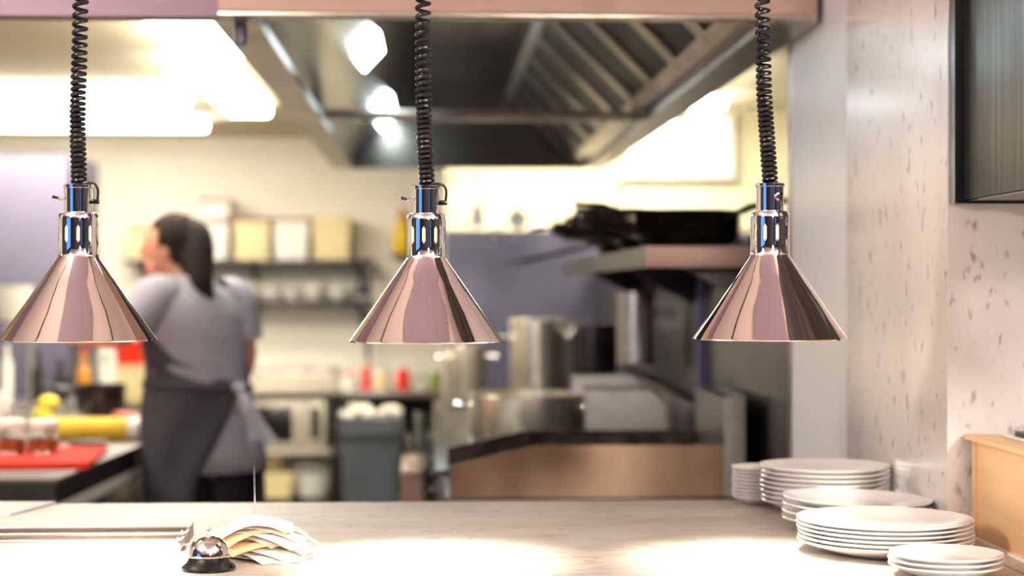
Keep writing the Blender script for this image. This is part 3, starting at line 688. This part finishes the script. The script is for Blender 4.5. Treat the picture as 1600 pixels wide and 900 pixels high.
obj('handle', tube(BM(), [(-.10, 0, .11), (-.17, -.02, .125), (-.24, -.03, .13)], .009, 8), M_blackplastic, t)
for k, (px, d) in enumerate(((190, 6.75), (203, 6.8), (211, 6.7), (196, 6.9), (184, 6.85))):
    p = W(px, 600, d); tag(obj('tomato', ball(BM(), (0, 0, 0), (.026, .026, .023), 16), M_wine, loc=(p.x, d, tt+.023)), 'small red tomato beyond the yellow roll, ' + ['front left one', 'front right one', 'rightmost one', 'rear one', 'leftmost one'][k], 'tomato', 'tomatoes beyond the roll')
p = W(2, 600, 6.0)
t = thing('squeeze_bottle', 'white squeeze bottle at the left frame edge on the prep table', 'bottle', (p.x-.005, 6.0, tt+.0005))
obj('bottle_body', lathe(BM(), [(0, 0), (.030, 0), (.032, .005), (.032, .12), (.024, .14), (0, .14)], 32), M_white, t)
obj('nozzle', lathe(BM(), [(.022, .1401), (.018, .15), (.004, .185), (0, .186)], 24), M_white, t)
# rear left counter and clutter
rc = thing('rear_counter', 'steel side counter against the left of the kitchen', 'counter', (-3.6, 8.0, 0))
obj('cabinet', bb(BM(), (0, 0, 0), (2.1, .7, .88), bev=.004), M_darksteel, rc)
obj('worktop', bb(BM(), (-.02, -.02, .88), (2.12, .7, .91), bev=.004), M_steel_h, rc)
fr = thing('upright_fridge', 'tall lavender grey steel fridge at the left edge', 'fridge', (-3.55, 9.0, 0))
obj('cabinet', bb(BM(), (0, .04, .1), (W(108, 300, 9).x+3.55, .8, 2.15), bev=.01), M_splash, fr)
fw = W(108, 300, 9).x+3.55
obj('door', bb(BM(), (.01, 0, .14), (fw-.01, .0395, 2.12), bev=.008), mat('fridge_door', '#6a6579', .75, 0, col2='#625d72', scale=2), fr)
obj('foot', bb(BM(), (.03, .06, 0), (fw-.03, .75, .0995)), M_darkmetal, fr)
for k, (px, d, R, H, m, nm, lab) in enumerate(((10, 8.2, .028, .30, M_white, 'bottle', 'tall white bottle at the left frame edge'), (95, 8.15, .035, .20, M_darkmetal, 'bottle', 'short dark bottle on the rear counter'),
        (130, 8.25, .035, .25, M_amber, 'bottle', 'amber oil bottle on the rear counter'), (165, 8.2, .03, .22, M_white, 'bottle', 'white bottle behind the black pot'), (60, 8.3, .03, .24, M_darkmetal, 'bottle', 'taller dark bottle on the rear counter'))):
    p = W(px, 500, d); t = thing(nm, lab, 'bottle', (p.x, d, .9105), group='bottles on the rear counter')
    obj('bottle_body', lathe(BM(), [(0, 0), (R, 0), (R, H*.6), (R*.4, H*.75), (R*.4, H*.93), (0, H*.93)], 28), m, t)
    obj('cap', lathe(BM(), [(0, H), (R*.45, H), (R*.45, H*.931), (0, H*.931)], 20), M_red if k == 2 else M_darkmetal, t)
p = W(215, 500, 8.2)
for k, (px, z, h, m, lab) in enumerate(((205, .9105, .17, M_creambox, 'cream tub on the rear counter behind the cook'), (205, 1.0815, .11, M_red, 'red tub standing on the cream tub behind the cook'))):
    p = W(px, 500, 8.25); b = BM(); prism(b, [(-.055, 0), (.055, 0), (.065, h), (-.065, h)], 'y', -.06, .06); t = thing('food_tub', lab, 'tub', (p.x, 8.25, z)); obj('tub_body', b, m, t); obj('rim', bb(BM(), (-.07, -.065, h+.0003), (.07, .065, h+.010)), m, t)
# high shelf at left with white crockery
hs = thing('wall_shelf', 'steel shelf over the rear counter at the left edge', 'shelf', (-3.2, 8.3, 1.27))
obj('shelf_board', bb(BM(), (0, 0, 0), (W(45, 500, 8.3).x+3.2, .35, .02)), M_steel, hs)
for x in (.2, W(45, 500, 8.3).x+3.2-.04): obj('post', bb(BM(), (x, .15, .911-1.27), (x+.025, .175, -.0005)), M_steel, hs)
for k in range(3):
    p = W(18, 500, 8.45); tag(obj('mixing_bowl', lathe(BM(), [(0, 0), (.05, 0), (.09, .05), (.105, .1), (.10, .1), (.085, .052), (.047, .006), (0, .006)], 32), M_white, loc=(p.x, 8.45, 1.2905+k*.035)), 'white bowl on the left shelf, %s' % ['bottom of three', 'middle of three', 'top of three'][k], 'bowl', 'white bowls on the left shelf')

# ------------------------------------------------ far left wall: shelves, worktop, microwave
bd = 11.25
def wall_shelf(label, px0, px1, py):
    a, c = W(px0, py, bd), W(px1, py, bd)
    t = thing('wall_shelf', label, 'shelf', (a.x, bd, a.z-.03))
    obj('shelf_board', bb(BM(), (0, 0, 0), (c.x-a.x, BY-bd, .03), bev=.003), M_darksteel, t)
    for x in (.1, (c.x-a.x)/2, c.x-a.x-.1): obj('bracket', prism(BM(), [(.03, -.0005), (BY-bd, -.0005), (BY-bd, -.14)], 'x', x, x+.02), M_darksteel, t)
    return a.z
z1 = wall_shelf('upper back wall shelf with cream boxes', 195, 582, 405)
z2 = wall_shelf('lower back wall shelf with white crockery', 195, 582, 470)
def crate(label, px0, px1, py1, z0, m, d=bd+.16, rim=M_brownred, nm='storage_box', cat='box', grp=None):
    a, c = W(px0, py1, d), W(px1, py1, d); w = c.x-a.x; h = a.z-z0
    t = thing(nm, label, cat, ((a.x+c.x)/2, d, z0+.0005), group=grp)
    obj('box_body', prism(BM(), [(-w/2+.015, 0), (w/2-.015, 0), (w/2, h-.02), (-w/2, h-.02)], 'y', -.12, .12), m, t)
    obj('lid', bb(BM(), (-w/2-.008, -.128, h-.0195), (w/2+.008, .128, h), bev=.004), rim, t)
crate('cream storage box on the upper shelf, nearest the ponytail', 368, 424, 342, z1, M_creambox, grp='cream boxes on the upper shelf')
crate('cream storage box on the upper shelf, middle one', 430, 484, 342, z1, M_white, grp='cream boxes on the upper shelf')
crate('cream storage box on the upper shelf, rightmost one', 490, 548, 340, z1, M_creambox, rim=M_creambox, grp='cream boxes on the upper shelf')
crate('white tub on the upper shelf behind the ponytail', 325, 360, 345, z1, M_white, grp='cream boxes on the upper shelf')
crate('small white box on top of the shelf boxes behind the cook', 316, 362, 312, W(300, 344, bd+.16).z+.001, M_white)
crate('cream storage box left of the cook on the upper shelf', 205, 235, 355, z1, M_creambox, grp='cream boxes on the upper shelf')
zz2 = z2
for k, px in enumerate((360, 392, 425, 458, 492, 530)):
    n = (3, 4, 3, 2, 4, 3)[k]
    for j in range(n):
        p = W(px, 450, bd+.15)
        tag(obj('soup_bowl', lathe(BM(), [(0, 0), (.035, 0), (.06, .02), (.074, .05), (.070, .05), (.056, .022), (.032, .006), (0, .006)], 24), M_white, loc=(p.x, bd+.15, zz2+.0005+j*.022)),
            'white bowl on the lower back shelf, %s of the %s stack' % (['bottom', 'second', 'third', 'fourth'][j], ['first', 'second', 'third', 'fourth', 'fifth', 'rightmost'][k]), 'bowl', 'white bowls on the lower shelf')
p = W(575, 500, 11.2)
tag(obj('shelf_post', bb(BM(), (p.x-.015, 11.19, 0), (p.x+.015, 11.22, W(575, 402, 11.2).z)), M_darksteel), 'dark steel upright at the right end of the shelves', 'post')
p = W(566, 453, 11.1)
t = thing('phone_handset', 'black wall handset fixed to the shelf upright', 'phone', (p.x+.01, 11.1601, p.z))
obj('cradle', box(BM(), (0, 0, 0), (.10, .06, .07), bev=.015), M_blackplastic, t)
obj('receiver', tube(BM(), [(-.04, -.04, -.04), (-.03, -.05, 0), (-.035, -.045, .045)], .014, 10), M_blackplastic, t)
# worktop under the shelves
wt0, wt1 = W(150, 600, 10.9).x, W(530, 600, 10.9).x
t = thing('work_table', 'steel work table along the back wall with the microwave underneath', 'table', (wt0, 10.9, 0))
ztop = W(450, 605, 10.9).z; zsh = W(450, 703, 10.9).z
L = wt1-wt0
M_micro = mat('microwave_silver', '#d6cdbd', .35, .4, col2='#cec5b4', scale=4)
obj('tabletop', bb(BM(), (0, 0, ztop-.04), (L, .68, ztop), bev=.004), M_micro, t)
obj('undershelf', bb(BM(), (0, .02, zsh-.035), (L-.01, .66, zsh), bev=.004), M_micro, t)
obj('bottom_shelf', bb(BM(), (0, .05, .10), (L-.01, .66, .12)), M_darksteel, t)
for x in (.02, L-.05):
    for yy in (.0, .62): obj('leg', bb(BM(), (x, yy, 0), (x+.03, yy+.03, ztop-.0405)), M_darksteel, t)
mw0 = W(392, 650, 10.95); mwx1 = W(509, 650, 10.95).x; mz0 = zsh+.01; mz1 = W(450, 622, 10.95).z
M_micro = mat('microwave_silver', '#d6cdbd', .35, .4, col2='#cec5b4', scale=4)
mw = thing('microwave_oven', 'silver microwave oven with black door window under the back table', 'microwave', (mw0.x, 10.95, zsh+.0005)); w = mwx1-mw0.x; h = mz1-zsh-.012
obj('casing', bb(BM(), (0, .02, .01), (w, .42, h), bev=.006), M_micro, mw)
obj('foot', bb(BM(), (.03, .04, 0), (w-.03, .38, .0095)), M_blackplastic, mw)
dr = obj('door', bb(BM(), (.004, 0, .014), (w*.72, .0195, h-.004), bev=.004), M_micro, mw)
obj('door_window', bb(BM(), (.035, -.003, .045), (w*.56, .001, h-.04), bev=.002), M_blackplastic, dr)
obj('door_handle', tube(BM(), [(w*.63, -.004, .05), (w*.63, -.03, .06), (w*.63, -.03, h-.06), (w*.63, -.004, h-.05)], .007, 8), M_micro, dr)
cp = obj('control_panel', bb(BM(), (w*.735, .0, .014), (w-.004, .0195, h-.004), bev=.003), M_micro, mw)
obj('display', bb(BM(), (w*.80, -.002, .06), (w*.92, .0, h-.05)), M_blackplastic, cp)
# steel box (oven top) on the table
a, c = W(385, 575, 11.0), W(528, 575, 11.0)
t = thing('steel_bain_marie', 'low steel food warmer on the back work table', 'food warmer', (a.x, 11.0, ztop+.0005))
obj('body', bb(BM(), (0, 0, 0), (c.x-a.x, .4, a.z-ztop-.03), bev=.01), M_micro, t)
for k in range(3): obj('pan_lid', box(BM(), ((c.x-a.x)*(k+.5)/3, .2, a.z-ztop-.02), ((c.x-a.x)/3.3, .34, .018), bev=.008), M_steel, t)
# things on bottom shelf
b = thing('storage_bucket', 'white tub on the bottom shelf beside the grey bin', 'tub', (W(488, 700, 11.05).x, 11.1, .1205)); wv = .13
obj('tub_body', lathe(BM(), [(0, 0), (.10, 0), (wv, W(488, 737, 11.1).z-.12), (wv-.006, W(488, 737, 11.1).z-.12), (.095, .006), (0, .006)], 36), M_white, b)
obj('rim', lathe(BM(), [(wv, .185), (wv+.006, .19), (wv+.006, .198), (wv, .2)], 36), M_white, b)
t = thing('storage_bucket', 'cream crate on the bottom shelf behind the spike', 'crate', (W(415, 700, 11.1).x, 11.1, .1205))
obj('tub_body', prism(BM(), [(-.17, 0), (.17, 0), (.19, .16), (-.19, .16)], 'y', -.14, .14), M_creambox, t)
tag(obj('bread_loaf', ball(BM(), (0, 0, 0), (.085, .085, .075)), M_creambox, loc=(W(425, 700, 11.1).x, 11.1, .356)), 'pale round loaf on the cream crate', 'bread')
# grey bin
bx0, bx1 = W(527, 655, 9.2), W(628, 655, 9.2); bw_ = bx1.x-bx0.x; bz = bx0.z
t = thing('waste_bin', 'dark grey plastic bin beside the microwave table', 'bin', ((bx0.x+bx1.x)/2, 9.4, 0))
def rr(w, d, z, n=32):
    out = []
    for i in range(n):
        a = 2*PI*(i+.5)/n; c, s = math.cos(a), math.sin(a); out.append(Vector((math.copysign(abs(c)**.35, c)*w/2, math.copysign(abs(s)**.35, s)*d/2, z)))
    return out
obj('bin_body', loft(BM(), [rr(bw_*.82, .32, 0), rr(bw_*.93, .38, bz-.09), rr(bw_, .42, bz-.085), rr(bw_, .42, bz), rr(bw_*.94, .38, bz), rr(bw_*.94, .38, bz-.03)]), M_bin, t)
b = BM()
for k in range(26):
    box(b, (random.uniform(-.13, .13), random.uniform(-.13, .13), bz-.005+random.uniform(0, .05)), (random.uniform(.04, .09), random.uniform(.03, .07), random.uniform(.015, .04)), random.uniform(0, 3), .008, random.uniform(-.5, .5))
tag(obj('crumpled_rubbish', b, M_towel, loc=((bx0.x+bx1.x)/2, 9.4, 0)), 'pale crumpled paper heaped in the grey bin', 'rubbish', kind='stuff')
# second back table right of bin
s0, s1 = W(532, 612, 10.6), W(692, 612, 10.6)
t = thing('work_table', 'dark steel table behind the grey bin with sauces on top', 'table', (s0.x, 10.6, 0)); L = s1.x-s0.x
obj('tabletop', bb(BM(), (0, 0, s0.z-.035), (L, .7, s0.z), bev=.004), M_steel_h, t)
obj('undershelf', bb(BM(), (0, .03, .35), (L, .66, .37)), M_darksteel, t)
obj('rear_panel', bb(BM(), (0, .67, .1), (L, .69, s0.z-.04)), M_darkmetal, t)
for x in (.0, L-.03):
    for yy in (.02, .64): obj('leg', bb(BM(), (x, yy, 0), (x+.03, yy+.02, s0.z-.0355)), M_darksteel, t)
items = ((545, 582, .05, M_white, 'white jar'), (572, 565, .028, M_red, 'small red bottle'), (596, 575, .04, M_creambox, 'cream jar'), (630, 570, .04, M_red, 'larger red bottle'), (655, 582, .05, M_glass, 'clear glass jar'), (680, 575, .035, M_green, 'green bottle'))
for px, py, R, m, lab in items:
    p = W(px, py, 10.8); h = p.z-s0.z; t = thing('sauce_bottle', lab + ' on the table behind the grey bin', 'bottle', (p.x, 10.8, s0.z+.0005), group='jars on the dark steel table')
    obj('bottle_body', lathe(BM(), [(0, 0), (R, 0), (R*1.02, h*.1), (R, h*.7), (R*.6, h*.85), (0, h*.85)], 24), m, t)
    obj('cap', lathe(BM(), [(0, h), (R*.6, h), (R*.62, h*.851), (0, h*.851)], 20), M_white if m is not M_white else M_red, t)
# clear tubs between bin and griddle
cz = W(660, 725, 6.2).z
t = thing('serving_trolley', 'steel trolley between the grey bin and the griddle', 'trolley', (W(626, 700, 6.0).x, 6.0, 0)); tw = -.03-W(626, 700, 6.0).x
obj('top_shelf', bb(BM(), (0, 0, cz-.03), (tw, .55, cz), bev=.004), M_hoodpink, t)
obj('lower_shelf', bb(BM(), (0, 0, .25), (tw, .55, .27)), M_steel, t)
obj('front_panel', bb(BM(), (.001, .002, cz-.25), (tw-.001, .01, cz-.0305)), M_hoodpink, t)
for x in (0, tw-.02):
    for yy in (.012, .53): obj('leg', bb(BM(), (x, yy, 0), (x+.02, yy+.02, cz-.0305)), M_steel, t)
for k, (px, d, w, h, lab) in enumerate(((655, 6.18, .105, .11, 'nearer clear plastic tub on the trolley'), (668, 6.40, .10, .17, 'taller clear plastic tub on the trolley, behind the low one'))):
    p = W(px, 650, d); b = BM()
    rings = [rr(w*.8, w*.8, 0, 24), rr(w, w, h, 24), rr(w-.006, w-.006, h, 24), rr(w*.8-.006, w*.8-.006, .004, 24)]
    tag(obj('plastic_tub', loft(b, rings), M_glass, loc=(p.x, d, cz+.0005)), lab, 'tub')
# yellow bottle on bracket
p = W(629, 372, BY); t = thing('wall_bracket_shelf', 'small dark wall bracket under the yellow bottle', 'shelf', (p.x, BY, W(629, 398, BY).z))
obj('ledge', bb(BM(), (-.07, -.16, -.02), (.07, 0, 0)), M_darkmetal, t)
t = thing('detergent_bottle', 'bright yellow bottle on a wall bracket left of the middle lamp', 'bottle', (p.x, BY-.09, W(629, 398, BY).z+.0005)); hh = W(629, 345, BY).z - W(629, 398, BY).z
obj('bottle_body', lathe(BM(), [(0, 0), (.055, 0), (.06, .01), (.06, hh*.7), (.03, hh), (0, hh)], 28), M_yellowb, t)
obj('cap', lathe(BM(), [(0, hh+.07), (.022, hh+.07), (.035, hh+.001), (0, hh+.001)], 20), mat('orange_cap', '#e0932b', .5), t)

# ------------------------------------------------ the cook
PC = W(318, 600, 5.94); PCx, PCy = PC.x, 5.94
sc_ = 5.94/FPX
fwd = Vector((-.62, .785, 0)).normalized(); rgt = Vector((fwd.y, -fwd.x, 0))
def Q(px, py, dd=0):           # picture position at her distance (plus dd), relative to her base
    v = W(px, py, PCy+dd); return Vector((v.x-PCx, v.y-PCy, v.z))
cook = thing('person', 'woman cook in grey shirt and dark apron with long dark ponytail, reaching left', 'person', (PCx, PCy, 0))
def ell(c, a, b_, ax=None, ay=None, n=28, pw=1.0):
    ax = ax or rgt; ay = ay or fwd
    return [c + ax*(a*math.cos(2*PI*k/n)) + ay*(b_*math.sin(2*PI*k/n)) for k in range(n)]
# body: one continuous skinned surface
sh_c = Q(305, 462); hip_c = Q(315, 690)
Lsh = sh_c - rgt*.150 + Vector((0, 0, .0)); Rsh = sh_c + rgt*.150 + Vector((0, 0, -.01))
elbL = Q(186, 530, -.20); wrL = Q(70, 515, -.02); hdL = Q(35, 510, .02)
elbR = Q(386, 560, .10); wrR = Q(352, 640, .28); hdR = Q(335, 655, .33)
head = Q(266, 388, .03)
V = []; E = []; Rr = []
def av(p, r): V.append(Vector(p)); Rr.append(r); return len(V)-1
def ae(a, b_): E.append((a, b_))
pel = av(hip_c, (.10, .10)); ab = av(Q(312, 620), (.085, .085)); ch = av(Q(307, 530), (.085, .085)); up = av(sh_c + Vector((0, 0, -.06)), (.058, .058))
ae(pel, ab); ae(ab, ch); ae(ch, up)
nk1 = av(Q(290, 440, .01), (.046, .046)); nk2 = av(Q(282, 420, .02), (.050, .050)); ae(up, nk1); ae(nk1, nk2)
h1 = av(head+Vector((.012, 0, -.05)), (.066, .060)); h2 = av(head+Vector((.008, 0, .0)), (.086, .076)); h3 = av(head+Vector((.015, 0, .05)), (.082, .074)); h4 = av(head+Vector((.018, 0, .085)), (.05, .05))
ae(nk2, h1); ae(h1, h2); ae(h2, h3); ae(h3, h4)
def limb(start, pts):
    prev = start
    for p, r in pts:
        k = av(p, (r, r)); ae(prev, k); prev = k
    return prev
def fingers(wr, hd, n_, side, spread_ax):
    d = (hd-wr).normalized()
    palm = limb(wr_idx, [])
aL = limb(up, [(Lsh+Vector((0,0,-.015)), .046), (Lsh.lerp(elbL, .5), .046), (elbL, .041), (elbL.lerp(wrL, .4), .039), (wrL, .026)])
aR = limb(up, [(Rsh+Vector((0,0,-.015)), .046), (Rsh.lerp(elbR, .5), .045), (elbR, .040), (elbR.lerp(wrR, .4), .037), (wrR, .026)])
for a_idx, wr, hd in ((aL, wrL, hdL), (aR, wrR, hdR)):
    d = (hd-wr).normalized(); side = d.cross(Vector((0, 0, 1))).normalized(); dn = Vector((0, 0, -1))
    pm = limb(a_idx, [(wr+d*.045, .032), (wr+d*.075, .030)])
    for k, (s, Lf) in enumerate(((-.030, .060), (-.010, .074), (.010, .070), (.029, .055))):
        b0 = wr+d*.085+side*s
        limb(pm, [(b0, .0105), (b0+d*Lf*.5+dn*.008, .0095), (b0+d*Lf+dn*.024, .0075)])
    limb(a_idx, [(wr+d*.045+side*-.045+dn*.005, .012), (wr+d*.080+side*-.055+dn*.012, .009)])
for s in (-1, 1):
    hp = hip_c + rgt*(.085*s) + Vector((0, 0, -.09))
    fy = fwd*(.05*s)
    kn_ = hp + Vector((0, 0, -.36)) + fwd*.02 + fy*.6; an = Vector((hp.x, hp.y, .09)) - fwd*.01 + fy; to = an + fwd*.15 + Vector((0, 0, -.05))
    limb(pel, [(hp, .085), (hp.lerp(kn_, .5), .075), (kn_, .056), (kn_.lerp(an, .35), .052), (an, .036), (an.lerp(to, .5)+Vector((0, 0, -.02)), .036), (to, .030)])
me = bpy.data.meshes.new('body'); me.from_pydata([tuple(v) for v in V], E, [])
me.materials.append(M_skin); body = bpy.data.objects.new('body', me); COL.objects.link(body); body.parent = cook
mod = body.modifiers.new('skin', 'SKIN'); mod.use_smooth_shade = True
sv = me.skin_vertices[0].data
for i, r in enumerate(Rr): sv[i].radius = r if isinstance(r, tuple) else (r, r)
for d_ in sv: d_.use_root = False
sv[pel].use_root = True
ss = body.modifiers.new('sub', 'SUBSURF'); ss.levels = 2; ss.render_levels = 2
# face (profile turned to the left)
fd = Vector((-.985, .17, 0)).normalized(); fr_ = Vector((fd.y, -fd.x, 0))
fb = BM()
Mh = Matrix(((fd.x, fr_.x, 0), (fd.y, fr_.y, 0), (0, 0, 1))).to_4x4()
ball(fb, head+fd*.012+Vector((0, 0, .012)), (.082, .070, .098), 32, Mh)
ball(fb, head+fd*.045+Vector((0, 0, -.060)), (.042, .048, .042), 24, Mh)             # jaw and chin
tube(fb, [head+fd*.084+Vector((0, 0, .022)), head+fd*.096+Vector((0, 0, .002)), head+fd*.106+Vector((0, 0, -.014)), head+fd*.090+Vector((0, 0, -.021))], [.008, .010, .012, .009], 12)
f_ = obj('face', fb, M_skin, cook)
lp = BM(); ball(lp, head+fd*.085+Vector((0, 0, -.046)), (.008, .022, .007), 12, Mh); obj('lips', lp, mat('lips', '#a8584e', .5), f_)
for s in (-1, 1):
    e = BM(); c = head+fr_*(.071*s)-fd*.005+Vector((0, 0, -.006)); ball(e, c, (.018, .008, .030), 16, Mh); obj('ear', e, M_skin, f_)
    y_ = BM(); ball(y_, head+fd*.080+fr_*(.030*s)+Vector((0, 0, .016)), (.011, .013, .008), 12, Mh); obj('eye', y_, mat('eye', '#e8e2dc', .2), f_)
    br = BM(); tube(br, [head+fd*.092+fr_*(.018*s)+Vector((0, 0, .034)), head+fd*.086+fr_*(.046*s)+Vector((0, 0, .036))], .004, 8); obj('eyebrow', br, M_hair, f_)
# hair: cap and ponytail
hb = BM()
ball(hb, head-fd*.018+Vector((0, 0, .030)), (.098, .083, .094), 32, Mh)
ball(hb, head-fd*.050+Vector((0, 0, -.005)), (.068, .074, .078), 24, Mh)
ball(hb, head-fd*.070+Vector((0, 0, .022)), (.066, .070, .084), 24, Mh)
ball(hb, head-fd*.085+Vector((0, -.02, -.035)), (.050, .060, .075), 20, Mh)
bmesh.ops.delete(hb, geom=[v for v in hb.verts if (v.co-head).dot(fd) > .035 and v.co.z < head.z+.062], context='VERTS')
hr = obj('hair', hb, M_hair, cook)
hp_ = [head-fd*.070+Vector((0, -.01, .066)), head-fd*.098+Vector((0, -.02, .050)), head-fd*.108+Vector((0, -.035, .000)), head-fd*.112+Vector((0, -.05, -.06)), head-fd*.122+Vector((0, -.065, -.115)), head-fd*.135+Vector((0, -.06, -.155)), head-fd*.145+Vector((0, -.055, -.185))]
obj('ponytail', tube(BM(), smooth_path(hp_, 30), [.024+.026*math.sin(PI*min(1, (i/30)*1.15)**.8)*1.0 if i < 30 else .006 for i in range(31)], 16), M_hair, hr)
# grey shirt
sb = BM()
lv = [(430, 288, .056, .056), (438, 290, .080, .066), (452, 297, .145, .082), (468, 302, .190, .100), (500, 305, .196, .112), (545, 308, .185, .118), (590, 311, .172, .115), (625, 316, .180, .122), (665, 324, .195, .135), (700, 330, .200, .138), (735, 334, .200, .138)]
rings = [ell(Q(px, py), a, b_) for py, px, a, b_ in lv]
loft(sb, rings[::-1], cap=False)
for shd, elb, t_ in ((Lsh, elbL, .70), (Rsh, elbR, .72)):
    e = shd.lerp(elb, t_); inn = shd + (sh_c-shd)*.35
    pts = [inn, shd+Vector((0, 0, -.005)), shd.lerp(elb, .3), e]
    tube(sb, smooth_path(pts, 14), [.068+.010*math.sin(i/14*PI) for i in range(15)], 20, cap=False)
shirt = obj('shirt', sb, M_shirt, cook, angle=70)
sm = shirt.modifiers.new('solid', 'SOLIDIFY'); sm.thickness = .004
# apron: wraps the front and left side, open at the back
ab_ = BM()
alv = [(520, 306, .196, .126), (560, 307, .188, .128), (600, 308, .182, .126), (640, 310, .198, .140), (690, 315, .210, .152), (740, 318, .212, .158), (800, 318, .215, .160), (900, 318, .21, .16)]
n = 36; rows = []
for k, (py, px, a, b_) in enumerate(alv):
    c = Q(px, py); s0_ = math.radians(-28 if py > 590 else -8); s1_ = math.radians({520: 195, 560: 225, 600: 297, 640: 281, 690: 259, 740: 240, 800: 235, 900: 232}[py])
    rows.append([ab_.verts.new(c + rgt*((a+.006+.005*math.sin(i*.9+k*.2))*math.cos(s0_+(s1_-s0_)*i/n)) + fwd*((b_+.006+.005*math.sin(i*.9+k*.2))*math.sin(s0_+(s1_-s0_)*i/n))) for i in range(n+1)])
for a, c in zip(rows, rows[1:]):
    for i in range(n): ab_.faces.new((a[i], a[i+1], c[i+1], c[i]))
ap = obj('apron', ab_, M_apron, cook, angle=80); sm = ap.modifiers.new('solid', 'SOLIDIFY'); sm.thickness = .004
wb_ = BM(); c = Q(310, 603); tube(wb_, [c + rgt*(.190*math.cos(t)) + fwd*(.138*math.sin(t)) + Vector((0, 0, -.012*math.cos(t))) for t in [2*PI*i/40 for i in range(41)]], .012, 8); obj('waist_tie', wb_, M_apron, ap)
kn2 = Q(374, 607, -.08)
tb = BM(); ball(tb, kn2, (.026, .022, .020), 14)
for e in (((16, 25), (34, 60), (48, 84)), ((10, 30), (22, 55), (26, 78))):
    pts = [kn2] + [kn2 + Vector((dx*sc_, -.02, -dy*sc_)) for dx, dy in e]; tube(tb, smooth_path(pts, 10), [.012+.016*i/10 for i in range(11)], 8)
obj('bow', tb, M_shirt, ap)
# trousers
tr = BM()
loft(tr, [ell(Q(316, 640), .165, .115), ell(Q(318, 690), .175, .125), ell(Q(318, 740), .178, .128)], cap=True)
for s in (-1, 1):
    hp = hip_c + rgt*(.088*s) + Vector((0, 0, -.04)); fy = fwd*(.05*s)
    pts = [hp, hp+Vector((0, 0, -.25))+fy*.4, Vector((hp.x, hp.y, .48))+fy*.6+fwd*.02, Vector((hp.x, hp.y, .1))+fy]
    tube(tr, smooth_path(pts, 14), [.102-.032*i/14 for i in range(15)], 20)
obj('trousers', tr, M_trouser, cook, angle=70)
for s in (-1, 1):
    hp = hip_c + rgt*(.085*s); a = Vector((hp.x, hp.y, 0)) + fwd*(.05*s)
    sb_ = BM(); ball(sb_, a+fwd*.05+Vector((0, 0, .05)), (.13, .052, .052), 20, Matrix(((fwd.x, rgt.x, 0), (fwd.y, rgt.y, 0), (0, 0, 1))).to_4x4())
    bmesh.ops.bisect_plane(sb_, geom=list(sb_.verts)+list(sb_.edges)+list(sb_.faces), plane_co=(0, 0, .003), plane_no=(0, 0, -1), clear_outer=True)
    obj('shoe', sb_, M_blackplastic, cook)
